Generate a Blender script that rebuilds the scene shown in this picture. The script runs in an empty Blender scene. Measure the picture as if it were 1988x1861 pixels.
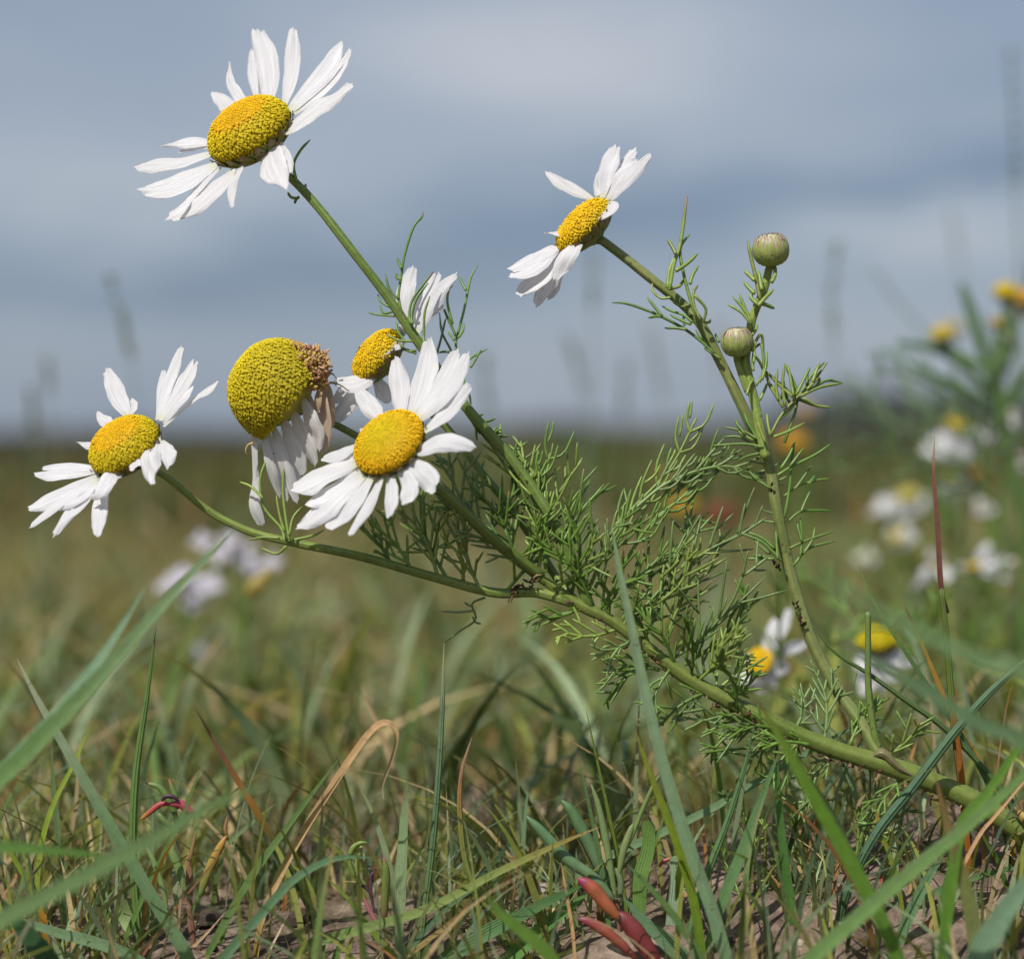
import bpy, math, random
import numpy as np
from mathutils import Vector, Matrix, noise as mnoise

random.seed(7)
RNG = np.random.default_rng(11)
SC = bpy.context.scene
COLL = SC.collection

# ------------------------------------------------------------------ camera
FOCUS = 0.45                    # metres to the sharp plane
CAM_H = 0.094                   # the camera lies almost on the sand
TILT = math.atan((930.5 - 845.0) * 1e-4 / FOCUS)
cam_d = bpy.data.cameras.new("camera")
cam = bpy.data.objects.new("camera", cam_d)
COLL.objects.link(cam)
cam.location = (0, 0, CAM_H)
cam.rotation_euler = (math.radians(90) - TILT, 0, 0)
cam_d.sensor_width = 36.0
cam_d.sensor_fit = 'HORIZONTAL'
cam_d.lens = 36.0 * FOCUS / 0.1988
cam_d.clip_start = 0.01
cam_d.clip_end = 5000
cam_d.dof.use_dof = True
cam_d.dof.focus_distance = FOCUS
cam_d.dof.aperture_fstop = 8.2
cam_d.dof.aperture_blades = 7
SC.camera = cam

# ------------------------------------------------------------------ light
SUN_DIR = Vector((-0.32, -0.52, 0.79)).normalized()   # towards the sun
sun_d = bpy.data.lights.new("sun", 'SUN')
sun_d.energy = 3.85
sun_d.angle = math.radians(0.5)
sun_d.color = (1.0, 0.955, 0.88)
sun = bpy.data.objects.new("sun", sun_d)
COLL.objects.link(sun)
sun.location = (-1, 0, 3)
sun.rotation_euler = SUN_DIR.to_track_quat('Z', 'Y').to_euler()

world = bpy.data.worlds.new("World")
SC.world = world
world.use_nodes = True
SC.view_settings.view_transform = 'Standard'
SC.view_settings.look = 'None'
SC.view_settings.exposure = 0.35
SC.view_settings.gamma = 1.0
SC.view_settings.use_curve_mapping = False
SC.cycles.use_denoising = True
SC.cycles.max_bounces = 8
SC.cycles.transparent_max_bounces = 8


class NT:
    """small helper to write node trees as expressions"""
    def __init__(self, tree):
        self.t = tree
        self.n = tree.nodes
        self.l = tree.links

    def node(self, kind, **kw):
        nd = self.n.new(kind)
        for k, v in kw.items():
            setattr(nd, k, v)
        return nd

    def put(self, sock, val):
        if isinstance(val, bpy.types.NodeSocket):
            self.l.new(val, sock)
        else:
            sock.default_value = val

    def math(self, op, a, b=0.0, c=0.0, clamp=False):
        nd = self.node('ShaderNodeMath', operation=op, use_clamp=clamp)
        self.put(nd.inputs[0], a)
        self.put(nd.inputs[1], b)
        self.put(nd.inputs[2], c)
        return nd.outputs[0]

    def mix(self, fac, a, b, mode='MIX'):
        nd = self.node('ShaderNodeMix', data_type='RGBA', blend_type=mode)
        self.put(nd.inputs[0], fac)
        self.put(nd.inputs[6], a)
        self.put(nd.inputs[7], b)
        return nd.outputs[2]

    def noise(self, vec, scale, detail=3.0, rough=0.55, out='Fac'):
        nd = self.node('ShaderNodeTexNoise')
        if vec is not None:
            self.l.new(vec, nd.inputs['Vector'])
        nd.inputs['Scale'].default_value = scale
        nd.inputs['Detail'].default_value = detail
        nd.inputs['Roughness'].default_value = rough
        return nd.outputs[out]

    def ramp(self, fac, stops):
        nd = self.node('ShaderNodeValToRGB')
        cr = nd.color_ramp
        while len(cr.elements) < len(stops):
            cr.elements.new(0.5)
        for e, (p, c) in zip(cr.elements, stops):
            e.position = p
            e.color = (*c, 1.0) if len(c) == 3 else c
        self.put(nd.inputs[0], fac)
        return nd.outputs[0]

    def smooth(self, x, lo, hi, a=0.0, b=1.0):
        nd = self.node('ShaderNodeMapRange', interpolation_type='SMOOTHSTEP')
        self.put(nd.inputs[0], x)
        nd.inputs[1].default_value = lo
        nd.inputs[2].default_value = hi
        nd.inputs[3].default_value = a
        nd.inputs[4].default_value = b
        return nd.outputs[0]


def build_world():
    w = NT(world.node_tree)
    w.n.clear()
    out = w.node('ShaderNodeOutputWorld')
    bg = w.node('ShaderNodeBackground')
    bg.inputs['Strength'].default_value = 0.1
    sky = w.node('ShaderNodeTexSky', sky_type='NISHITA')
    sky.sun_disc = False
    sky.sun_elevation = math.asin(SUN_DIR.z)
    sky.sun_rotation = math.atan2(SUN_DIR.x, SUN_DIR.y)
    sky.altitude = 0
    sky.air_density = 1.0
    sky.dust_density = 1.5
    tc = w.node('ShaderNodeTexCoord')
    sep = w.node('ShaderNodeSeparateXYZ')
    w.l.new(tc.outputs['Generated'], sep.inputs[0])
    x, y, z = sep.outputs[0], sep.outputs[1], sep.outputs[2]
    mp = w.node('ShaderNodeMapping')
    mp.inputs['Scale'].default_value = (2.2, 2.2, 9.0)
    mp.inputs['Location'].default_value = (3.1, 1.7, 0.4)
    w.l.new(tc.outputs['Generated'], mp.inputs[0])
    n1 = w.noise(mp.outputs[0], 2.2, 3.0, 0.5)
    n2 = w.noise(mp.outputs[0], 6.0, 3.0, 0.55)
    warp = w.math('MULTIPLY', w.math('SUBTRACT', n2, 0.5), 0.060)
    zz = w.math('ADD', z, warp)

    def gauss(v, width):
        q = w.math('DIVIDE', v, width)
        return w.math('POWER', 2.718, w.math('MULTIPLY', w.math('MULTIPLY', q, q), -1.0))

    def blob(az, el, wa, we):
        return w.math('MULTIPLY', gauss(w.math('SUBTRACT', x, az), wa), gauss(w.math('SUBTRACT', zz, el), we))
    # cloud brightness: long bands of stratocumulus over the horizon
    d_line = w.math('SUBTRACT', zz, w.math('MULTIPLY_ADD', x, 0.12, 0.084))
    dark = w.math('MULTIPLY', gauss(d_line, 0.017), w.smooth(x, -0.22, 0.08, 0.25, 1.0))
    lum = w.math('ADD', w.math('MULTIPLY_ADD', n1, 0.55, 0.12), w.math('MULTIPLY', n2, 0.20))
    lum = w.math('ADD', lum, w.math('MULTIPLY', dark, -0.58))
    lum = w.math('ADD', lum, w.math('MULTIPLY', blob(0.02, 0.160, 0.10, 0.030), 0.50))
    lum = w.math('ADD', lum, w.math('MULTIPLY', blob(-0.19, 0.105, 0.11, 0.022), 0.30))
    lum = w.math('ADD', lum, w.math('MULTIPLY', blob(0.165, 0.088, 0.09, 0.013), 0.42))
    lum = w.math('ADD', lum, w.math('MULTIPLY', blob(-0.16, 0.180, 0.10, 0.02), -0.15))
    lum = w.math('ADD', lum, w.math('MULTIPLY', blob(0.20, 0.150, 0.08, 0.03), -0.10))
    lum = w.math('ADD', lum, w.math('MULTIPLY', blob(-0.15, 0.060, 0.20, 0.010), -0.16))
    ccol = w.ramp(lum, [(0.0, (0.140, 0.190, 0.275)), (0.25, (0.185, 0.236, 0.318)), (0.5, (0.250, 0.293, 0.366)),
                        (0.8, (0.345, 0.374, 0.430)), (1.0, (0.41, 0.425, 0.465))])
    ccol = w.mix(1.0, ccol, (10, 10, 10, 1), 'MULTIPLY')
    cover = w.smooth(z, 0.25, 0.8, 0.86, 0.45)
    col = w.mix(cover, sky.outputs[0], ccol)
    w.l.new(col, bg.inputs['Color'])
    w.l.new(bg.outputs[0], out.inputs[0])


build_world()

# ------------------------------------------------------------------ positions
CR = Vector((1, 0, 0))
CF = Vector((0, math.cos(TILT), -math.sin(TILT)))
CU = Vector((0, math.sin(TILT), math.cos(TILT)))
CAMP = Vector((0, 0, CAM_H))


def P(u, v, dy=0.0):
    """a place in the scene, dy metres behind (+) or before (-) the sharp plane"""
    k = 1.0 + dy / FOCUS
    return CAMP + (CF * FOCUS + CR * ((u - 994) * 1e-4) + CU * (-(v - 930.5) * 1e-4)) * k


def crop(ox, oy, s):
    return lambda x, y: ((ox + x / s) / 1.2741, (oy + y / s) / 1.2741)


C0 = lambda x, y: (x, y)
C1 = crop(300, 20, 3.1016)
C2 = crop(1200, 300, 2.1609)
C3 = crop(20, 800, 3.2065)
C4 = crop(520, 620, 2.4486)
C5 = crop(1000, 950, 2.2089)
C6 = crop(1700, 900, 2.3265)
C7 = crop(0, 1300, 1.738)
C8 = crop(900, 1500, 2.1365)
C9 = crop(1600, 1500, 2.1308)
C11 = crop(900, 500, 4.6525)
C12 = crop(0, 1700, 2.7733)
C13 = crop(600, 1700, 2.7733)
D1 = crop(2050, 100, 2.0683)
D2 = crop(2000, 950, 2.863)
D4 = crop(1200, 600, 2.2089)
D5 = crop(2000, 1800, 3.259)
D6 = crop(1300, 1850, 3.3133)


def gz(x, y):
    """height of the ground"""
    z = 0.016 * math.exp(-(((x - 0.115) / 0.075) ** 2 + ((y - 0.465) / 0.07) ** 2))
    s = min(1.0, max(0.0, (0.475 - y) / 0.06))
    z -= 0.015 * s * s * (3 - 2 * s)
    far = min(1.0, max(0.0, (y - 0.5) / 1.5))
    z += 0.006 * mnoise.noise((x * 9 + 3.3, y * 9, 0.3)) * (1 - 0.5 * far)
    z += 0.012 * far * mnoise.noise((x * 2.1, y * 2.1, 4.0))
    return z


# ------------------------------------------------------------------ meshes
WORLD_ORIGIN = {}


def catmull(pts, n):
    """n+1 evenly indexed points through pts (list of Vectors)"""
    if len(pts) == 2:
        return [pts[0].lerp(pts[1], i / n) for i in range(n + 1)]
    q = [pts[0] * 2 - pts[1]] + list(pts) + [pts[-1] * 2 - pts[-2]]
    m = len(pts) - 1
    out = []
    for i in range(n + 1):
        t = i / n * m
        k = min(int(t), m - 1)
        f = t - k
        a, b, c, d = q[k], q[k + 1], q[k + 2], q[k + 3]
        out.append(0.5 * ((2 * b) + (c - a) * f + (2 * a - 5 * b + 4 * c - d) * f * f + (3 * b - a - 3 * c + d) * f ** 3))
    return out


def interp(stops, s):
    """stops: [(s, value or colour)...]"""
    if s <= stops[0][0]:
        return stops[0][1]
    for (a, va), (b, vb) in zip(stops, stops[1:]):
        if s <= b:
            f = (s - a) / max(b - a, 1e-9)
            if isinstance(va, (tuple, list)):
                return tuple(p + (q - p) * f for p, q in zip(va, vb))
            return va + (vb - va) * f
    return stops[-1][1]


class MB:
    def __init__(self):
        self.v, self.f, self.c, self.t = [], [], [], []

    def add(self, verts, faces, cols, tex=None):
        o = len(self.v)
        self.v.extend(verts)
        self.f.extend([tuple(o + i for i in fc) for fc in faces])
        self.c.extend(cols)
        self.t.extend(tex if tex is not None else [(0.5, 0.5, 0.5)] * len(verts))

    def tube(self, pts, radii, cols, sides=6, squash=1.0, tip=0.0, rnd=None):
        """pts Vectors; radii, cols per point"""
        n = len(pts)
        rnd = random.random() if rnd is None else rnd
        d0 = (pts[1] - pts[0]).normalized()
        up = Vector((0, 1, 0)) if abs(d0.y) < 0.9 else Vector((1, 0, 0))
        N = (up - d0 * up.dot(d0)).normalized()
        verts, cs, tx = [], [], []
        for i, p in enumerate(pts):
            d = (pts[min(i + 1, n - 1)] - pts[max(i - 1, 0)])
            if d.length < 1e-12:
                d = d0
            d = d.normalized()
            N = (N - d * N.dot(d))
            N = N.normalized() if N.length > 1e-9 else d.orthogonal().normalized()
            B = d.cross(N)
            for k in range(sides):
                a = 2 * math.pi * k / sides
                verts.append(p + (N * math.cos(a) * squash + B * math.sin(a)) * radii[i])
                cs.append(cols[i])
                tx.append((k / sides, i / (n - 1), rnd))
        faces = []
        for i in range(n - 1):
            for k in range(sides):
                k2 = (k + 1) % sides
                faces.append((i * sides + k, i * sides + k2, (i + 1) * sides + k2, (i + 1) * sides + k))
        dd = (pts[-1] - pts[-2]).normalized()
        verts.append(pts[-1] + dd * max(tip, radii[-1] * 0.8))
        cs.append(cols[-1])
        tx.append((0, 1, rnd))
        e = len(verts) - 1
        for k in range(sides):
            faces.append(((n - 1) * sides + k, (n - 1) * sides + (k + 1) % sides, e))
        dd = (pts[0] - pts[1]).normalized()
        verts.append(pts[0] + dd * radii[0] * 0.5)
        cs.append(cols[0])
        tx.append((0, 0, rnd))
        e = len(verts) - 1
        for k in range(sides):
            faces.append(((k + 1) % sides, k, e))
        self.add(verts, faces, cs, tx)

    def build(self, name, mat, parent=None, origin=None, smooth=True):
        po = WORLD_ORIGIN[parent.name] if parent else Vector((0, 0, 0))
        if origin is None:
            origin = po if parent else Vector((0, 0, 0))
        me = bpy.data.meshes.new(name)
        va = np.array([tuple(p) for p in self.v], dtype=np.float64) - np.array(tuple(origin))
        me.from_pydata(va.tolist(), [], self.f)
        if smooth:
            me.polygons.foreach_set('use_smooth', [True] * len(me.polygons))
        ca = me.color_attributes.new('Col', 'FLOAT_COLOR', 'POINT')
        arr = np.ones((len(self.v), 4), dtype=np.float32)
        arr[:, :3] = np.array(self.c, dtype=np.float32)
        ca.data.foreach_set('color', arr.ravel())
        ta = me.attributes.new('Tex', 'FLOAT_VECTOR', 'POINT')
        ta.data.foreach_set('vector', np.array(self.t, dtype=np.float32).ravel())
        me.materials.append(mat)
        me.update()
        o = bpy.data.objects.new(name, me)
        COLL.objects.link(o)
        o.location = Vector(origin) - po
        if parent:
            o.parent = parent
        WORLD_ORIGIN[o.name] = Vector(origin)
        return o


def empty(name, loc):
    o = bpy.data.objects.new(name, None)
    COLL.objects.link(o)
    o.empty_display_size = 0.01
    o.location = loc
    WORLD_ORIGIN[o.name] = Vector(loc)
    return o


def tag(o, label=None, cat=None, group=None, kind=None):
    if label:
        o['label'] = label
    if cat:
        o['category'] = cat
    if group:
        o['group'] = group
    if kind:
        o['kind'] = kind
    return o


# ------------------------------------------------------------------ materials
def mat_base(name):
    m = bpy.data.materials.new(name)
    m.use_nodes = True
    nt = NT(m.node_tree)
    nt.n.clear()
    out = nt.node('ShaderNodeOutputMaterial')
    bs = nt.node('ShaderNodeBsdfPrincipled')
    return m, nt, out, bs


def attr(nt, name, out='Vector'):
    a = nt.node('ShaderNodeAttribute', attribute_name=name)
    return a.outputs[out]


def foliage_mat(name, transl=0.28, rough=0.5, stripes=9.0, stripe_amt=0.25, nscale=900.0, namt=0.35, spots=0.0, spec=0.4,
                ridges=0.0, bump=0.3, gain=1.0):
    m, nt, out, bs = mat_base(name)
    col = attr(nt, 'Col', 'Color')
    tx = attr(nt, 'Tex')
    sp = nt.node('ShaderNodeSeparateXYZ')
    nt.l.new(tx, sp.inputs[0])
    tc = nt.node('ShaderNodeTexCoord')
    obj = tc.outputs['Object']
    n = nt.noise(obj, nscale, 3.0, 0.6)
    fac = nt.math('MULTIPLY_ADD', n, 2 * namt * gain, (1 - namt) * gain)
    fac = nt.math('MULTIPLY', fac, nt.math('MULTIPLY_ADD', sp.outputs[2], 0.3, 0.85))
    wave = nt.math('SINE', nt.math('MULTIPLY', sp.outputs[0], stripes * 6.283))
    if stripe_amt:
        fac = nt.math('MULTIPLY', fac, nt.math('MULTIPLY_ADD', wave, stripe_amt, 1.0))
    cc = nt.mix(1.0, col, nt.node('ShaderNodeCombineColor').outputs[0], 'MULTIPLY')
    comb = cc.node.inputs[7].links[0].from_node
    for i in range(3):
        nt.l.new(fac, comb.inputs[i])
    if spots:
        n3 = nt.noise(obj, 1500.0, 2.0, 0.5)
        n4 = nt.noise(obj, 260.0, 2.0, 0.5)
        sfac = nt.math('MULTIPLY', nt.smooth(n3, 0.60, 0.68), nt.smooth(n4, 0.45, 0.62))
        cc = nt.mix(nt.math('MULTIPLY', sfac, spots), cc, (0.07, 0.03, 0.025, 1))
    nt.l.new(cc, bs.inputs['Base Color'])
    bs.inputs['Roughness'].default_value = rough
    bs.inputs['Specular IOR Level'].default_value = spec
    h = n
    if ridges:
        h = nt.math('ADD', nt.math('MULTIPLY', n, 0.5), nt.math('MULTIPLY', wave, ridges))
    bp = nt.node('ShaderNodeBump')
    bp.inputs['Strength'].default_value = bump
    bp.inputs['Distance'].default_value = 0.0002
    nt.l.new(h, bp.inputs['Height'])
    nt.l.new(bp.outputs[0], bs.inputs['Normal'])
    if transl:
        tr = nt.node('ShaderNodeBsdfTranslucent')
        tcol = nt.mix(1.0, cc, (1.25, 1.35, 0.55, 1), 'MULTIPLY')
        nt.l.new(tcol, tr.inputs['Color'])
        mx = nt.node('ShaderNodeMixShader')
        mx.inputs[0].default_value = transl
        nt.l.new(bs.outputs[0], mx.inputs[1])
        nt.l.new(tr.outputs[0], mx.inputs[2])
        nt.l.new(mx.outputs[0], out.inputs[0])
    else:
        nt.l.new(bs.outputs[0], out.inputs[0])
    return m


def petal_mat():
    m, nt, out, bs = mat_base('petal_white')
    col = attr(nt, 'Col', 'Color')
    tx = attr(nt, 'Tex')
    sp = nt.node('ShaderNodeSeparateXYZ')
    nt.l.new(tx, sp.inputs[0])
    # fine veins run the length of the petal
    mp = nt.node('ShaderNodeCombineXYZ')
    nt.l.new(nt.math('MULTIPLY', sp.outputs[0], 16.0), mp.inputs[0])
    nt.l.new(nt.math('MULTIPLY', sp.outputs[1], 1.6), mp.inputs[1])
    nt.l.new(nt.math('MULTIPLY', sp.outputs[2], 40.0), mp.inputs[2])
    n = nt.noise(mp.outputs[0], 1.0, 3.0, 0.6)
    tc = nt.node('ShaderNodeTexCoord')
    spot = nt.noise(tc.outputs['Object'], 420.0, 2.0, 0.5)
    c2 = nt.mix(nt.smooth(n, 0.35, 0.7), nt.mix(1.0, col, (0.83, 0.83, 0.85, 1), 'MULTIPLY'), col)
    c2 = nt.mix(nt.math('MULTIPLY', nt.smooth(spot, 0.765, 0.80), 0.7), c2, (0.16, 0.09, 0.06, 1))
    nt.l.new(c2, bs.inputs['Base Color'])
    bs.inputs['Roughness'].default_value = 0.55
    bs.inputs['Specular IOR Level'].default_value = 0.25
    bs.inputs['Sheen Weight'].default_value = 0.1
    bp = nt.node('ShaderNodeBump')
    bp.inputs['Strength'].default_value = 0.5
    bp.inputs['Distance'].default_value = 0.0004
    nt.l.new(n, bp.inputs['Height'])
    nt.l.new(bp.outputs[0], bs.inputs['Normal'])
    tr = nt.node('ShaderNodeBsdfTranslucent')
    nt.l.new(c2, tr.inputs['Color'])
    nt.l.new(bp.outputs[0], tr.inputs['Normal'])
    mx = nt.node('ShaderNodeMixShader')
    mx.inputs[0].default_value = 0.42
    nt.l.new(bs.outputs[0], mx.inputs[1])
    nt.l.new(tr.outputs[0], mx.inputs[2])
    nt.l.new(mx.outputs[0], out.inputs[0])
    return m


def soil_mat():
    m, nt, out, bs = mat_base('sandy_soil')
    tc = nt.node('ShaderNodeTexCoord')
    v = tc.outputs['Object']
    big = nt.noise(v, 14.0, 4.0, 0.6)
    mid = nt.noise(v, 110.0, 4.0, 0.65)
    fine = nt.noise(v, 1400.0, 3.0, 0.7)
    crumbs = nt.node('ShaderNodeTexVoronoi')
    crumbs.inputs['Scale'].default_value = 620.0
    nt.l.new(v, crumbs.inputs['Vector'])
    c = nt.ramp(mid, [(0.30, (0.06, 0.043, 0.033)), (0.5, (0.155, 0.112, 0.085)), (0.72, (0.31, 0.235, 0.185))])
    c = nt.mix(nt.math('MULTIPLY', nt.smooth(big, 0.45, 0.7), 0.45), c, (0.15, 0.115, 0.06, 1))
    rc = nt.node('ShaderNodeRGBToBW')
    nt.l.new(crumbs.outputs['Color'], rc.inputs[0])
    c = nt.mix(0.35, c, rc.outputs[0], 'SOFT_LIGHT')
    c = nt.mix(nt.math('MULTIPLY', nt.smooth(fine, 0.55, 0.8), 0.5), c, (0.42, 0.33, 0.26, 1))
    # the far pasture: short olive sward covers the sand
    sp = nt.node('ShaderNodeSeparateXYZ')
    nt.l.new(v, sp.inputs[0])
    far = nt.smooth(sp.outputs[1], 1.0, 3.0)
    olive = nt.ramp(nt.noise(v, 1.3, 5.0, 0.6), [(0.3, (0.038, 0.042, 0.010)), (0.55, (0.075, 0.066, 0.018)), (0.75, (0.12, 0.10, 0.035))])
    c = nt.mix(far, c, olive)
    nt.l.new(c, bs.inputs['Base Color'])
    bs.inputs['Roughness'].default_value = 0.95
    bs.inputs['Specular IOR Level'].default_value = 0.15
    h = nt.math('ADD', nt.math('MULTIPLY', mid, 1.0), nt.math('MULTIPLY', fine, 0.25))
    h = nt.math('ADD', h, nt.math('MULTIPLY', crumbs.outputs['Distance'], -0.25))
    bp = nt.node('ShaderNodeBump')
    bp.inputs['Strength'].default_value = 0.9
    bp.inputs['Distance'].default_value = 0.003
    nt.l.new(h, bp.inputs['Height'])
    nt.l.new(bp.outputs[0], bs.inputs['Normal'])
    nt.l.new(bs.outputs[0], out.inputs[0])
    return m


M_PETAL = petal_mat()
M_DISC = foliage_mat('floret_yellow', transl=0.30, rough=0.6, stripe_amt=0, nscale=1800, namt=0.22, spec=0.25, bump=0.2, gain=1.25)
M_STEM = foliage_mat('ridged_stem', transl=0.0, rough=0.45, stripes=5, stripe_amt=0.06, nscale=700, namt=0.38, spots=0.9, ridges=0.3, bump=0.7, gain=1.0)
M_LEAF = foliage_mat('thread_leaf', transl=0.15, rough=0.42, stripe_amt=0, nscale=800, namt=0.3, spots=0.25, spec=0.5, gain=1.35)
M_GRASS = foliage_mat('grass_blade', transl=0.36, rough=0.42, stripes=7, stripe_amt=0.10, nscale=500, namt=0.25, spots=0.5, spec=0.4, ridges=1.2, bump=0.55, gain=1.45)
M_SWARD = foliage_mat('sward', transl=0.30, rough=0.55, stripes=2, stripe_amt=0.08, nscale=120, namt=0.3, spec=0.3, gain=1.25)
M_DRY = foliage_mat('dry_straw', transl=0.2, rough=0.7, stripes=5, stripe_amt=0.3, nscale=600, namt=0.4, spots=0.7, spec=0.2)
M_FLESHY = foliage_mat('fleshy_leaf', transl=0.12, rough=0.52, stripe_amt=0, nscale=380, namt=0.35, spots=0.3, spec=0.6)
M_SOIL = soil_mat()

# ------------------------------------------------------------------ the ground, one sheet to the horizon
def spaced(lo, fine_lo, fine_hi, hi, step, growth):
    a = list(np.arange(fine_lo, fine_hi, step))
    s, x = step, fine_lo
    left = []
    while x > lo:
        s *= growth
        x -= s
        left.append(x)
    s, x = step, a[-1]
    right = []
    while x < hi:
        s *= growth
        x += s
        right.append(x)
    return left[::-1] + a + right


def ground():
    xs = spaced(-1500, -0.26, 0.26, 1500, 0.0022, 1.09)
    ys = spaced(-1500, 0.34, 0.86, 1500, 0.0022, 1.09)
    nx, ny = len(xs), len(ys)
    verts = []
    for y in ys:
        for x in xs:
            r = math.hypot(x, y)
            z = gz(x, y) if r < 60 else 0.0
            if -0.4 < x < 0.4 and 0.2 < y < 1.1:
                z += 0.0022 * mnoise.noise((x * 55, y * 55, 1.0)) + 0.0012 * mnoise.noise((x * 170, y * 170, 2.0))
                z += 0.0007 * mnoise.noise((x * 520, y * 520, 5.0))
            verts.append((x, y, z))
    faces = [(j * nx + i, j * nx + i + 1, (j + 1) * nx + i + 1, (j + 1) * nx + i) for j in range(ny - 1) for i in range(nx - 1)]
    me = bpy.data.meshes.new('ground')
    me.from_pydata(verts, [], faces)
    me.polygons.foreach_set('use_smooth', [True] * len(faces))
    me.materials.append(M_SOIL)
    o = bpy.data.objects.new('ground', me)
    COLL.objects.link(o)
    tag(o, kind='structure')


ground()


def ridge():
    """low wooded rise on the horizon, higher to the right"""
    m, nt, out, bs = mat_base('far_woods')
    tc = nt.node('ShaderNodeTexCoord')
    c = nt.ramp(nt.noise(tc.outputs['Object'], 0.25, 5.0, 0.65), [(0.3, (0.006, 0.010, 0.007)), (0.6, (0.012, 0.018, 0.009)), (0.8, (0.02, 0.024, 0.010))])
    nt.l.new(c, bs.inputs['Base Color'])
    bs.inputs['Roughness'].default_value = 1.0
    nt.l.new(bs.outputs[0], out.inputs[0])
    verts, faces = [], []
    xs = np.arange(-160, 161, 1.2)
    rows = 9
    for j in range(rows):
        for x in xs:
            u = x / 150.0 * 4500 + 994
            top = interp([(-2500, 0.9), (0, 0.6), (700, 0.5), (1100, 1.3), (1300, 0.8), (1500, 1.6), (1620, 3.3), (1850, 3.8), (2200, 3.0), (4500, 1.5)], u)
            t = j / (rows - 1)
            prof = math.sin(math.pi * t)
            z = top * prof * (0.85 + 0.35 * mnoise.noise((x * 0.22, j * 0.9, 0))) + 0.25 * prof * mnoise.noise((x * 0.9, j * 2.1, 3))
            verts.append((x, 140 + 30 * t, z - 0.05))
    n = len(xs)
    for j in range(rows - 1):
        for i in range(n - 1):
            faces.append((j * n + i, j * n + i + 1, (j + 1) * n + i + 1, (j + 1) * n + i))
    me = bpy.data.meshes.new('hills')
    me.from_pydata(verts, [], faces)
    me.materials.append(m)
    o = bpy.data.objects.new('hills', me)
    COLL.objects.link(o)
    tag(o, kind='structure')


ridge()

# ------------------------------------------------------------------ sward: uncountable grass
G_DARK = (0.045, 0.080, 0.022)
MIXG = (0.075, 0.125, 0.030)
G_OLIVE = (0.110, 0.115, 0.028)
G_YELL = (0.165, 0.190, 0.035)
G_BLUE = (0.105, 0.165, 0.090)
G_PALE = (0.200, 0.260, 0.150)
G_STRAW = (0.36, 0.27, 0.14)
G_RUST = (0.22, 0.095, 0.03)


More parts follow.
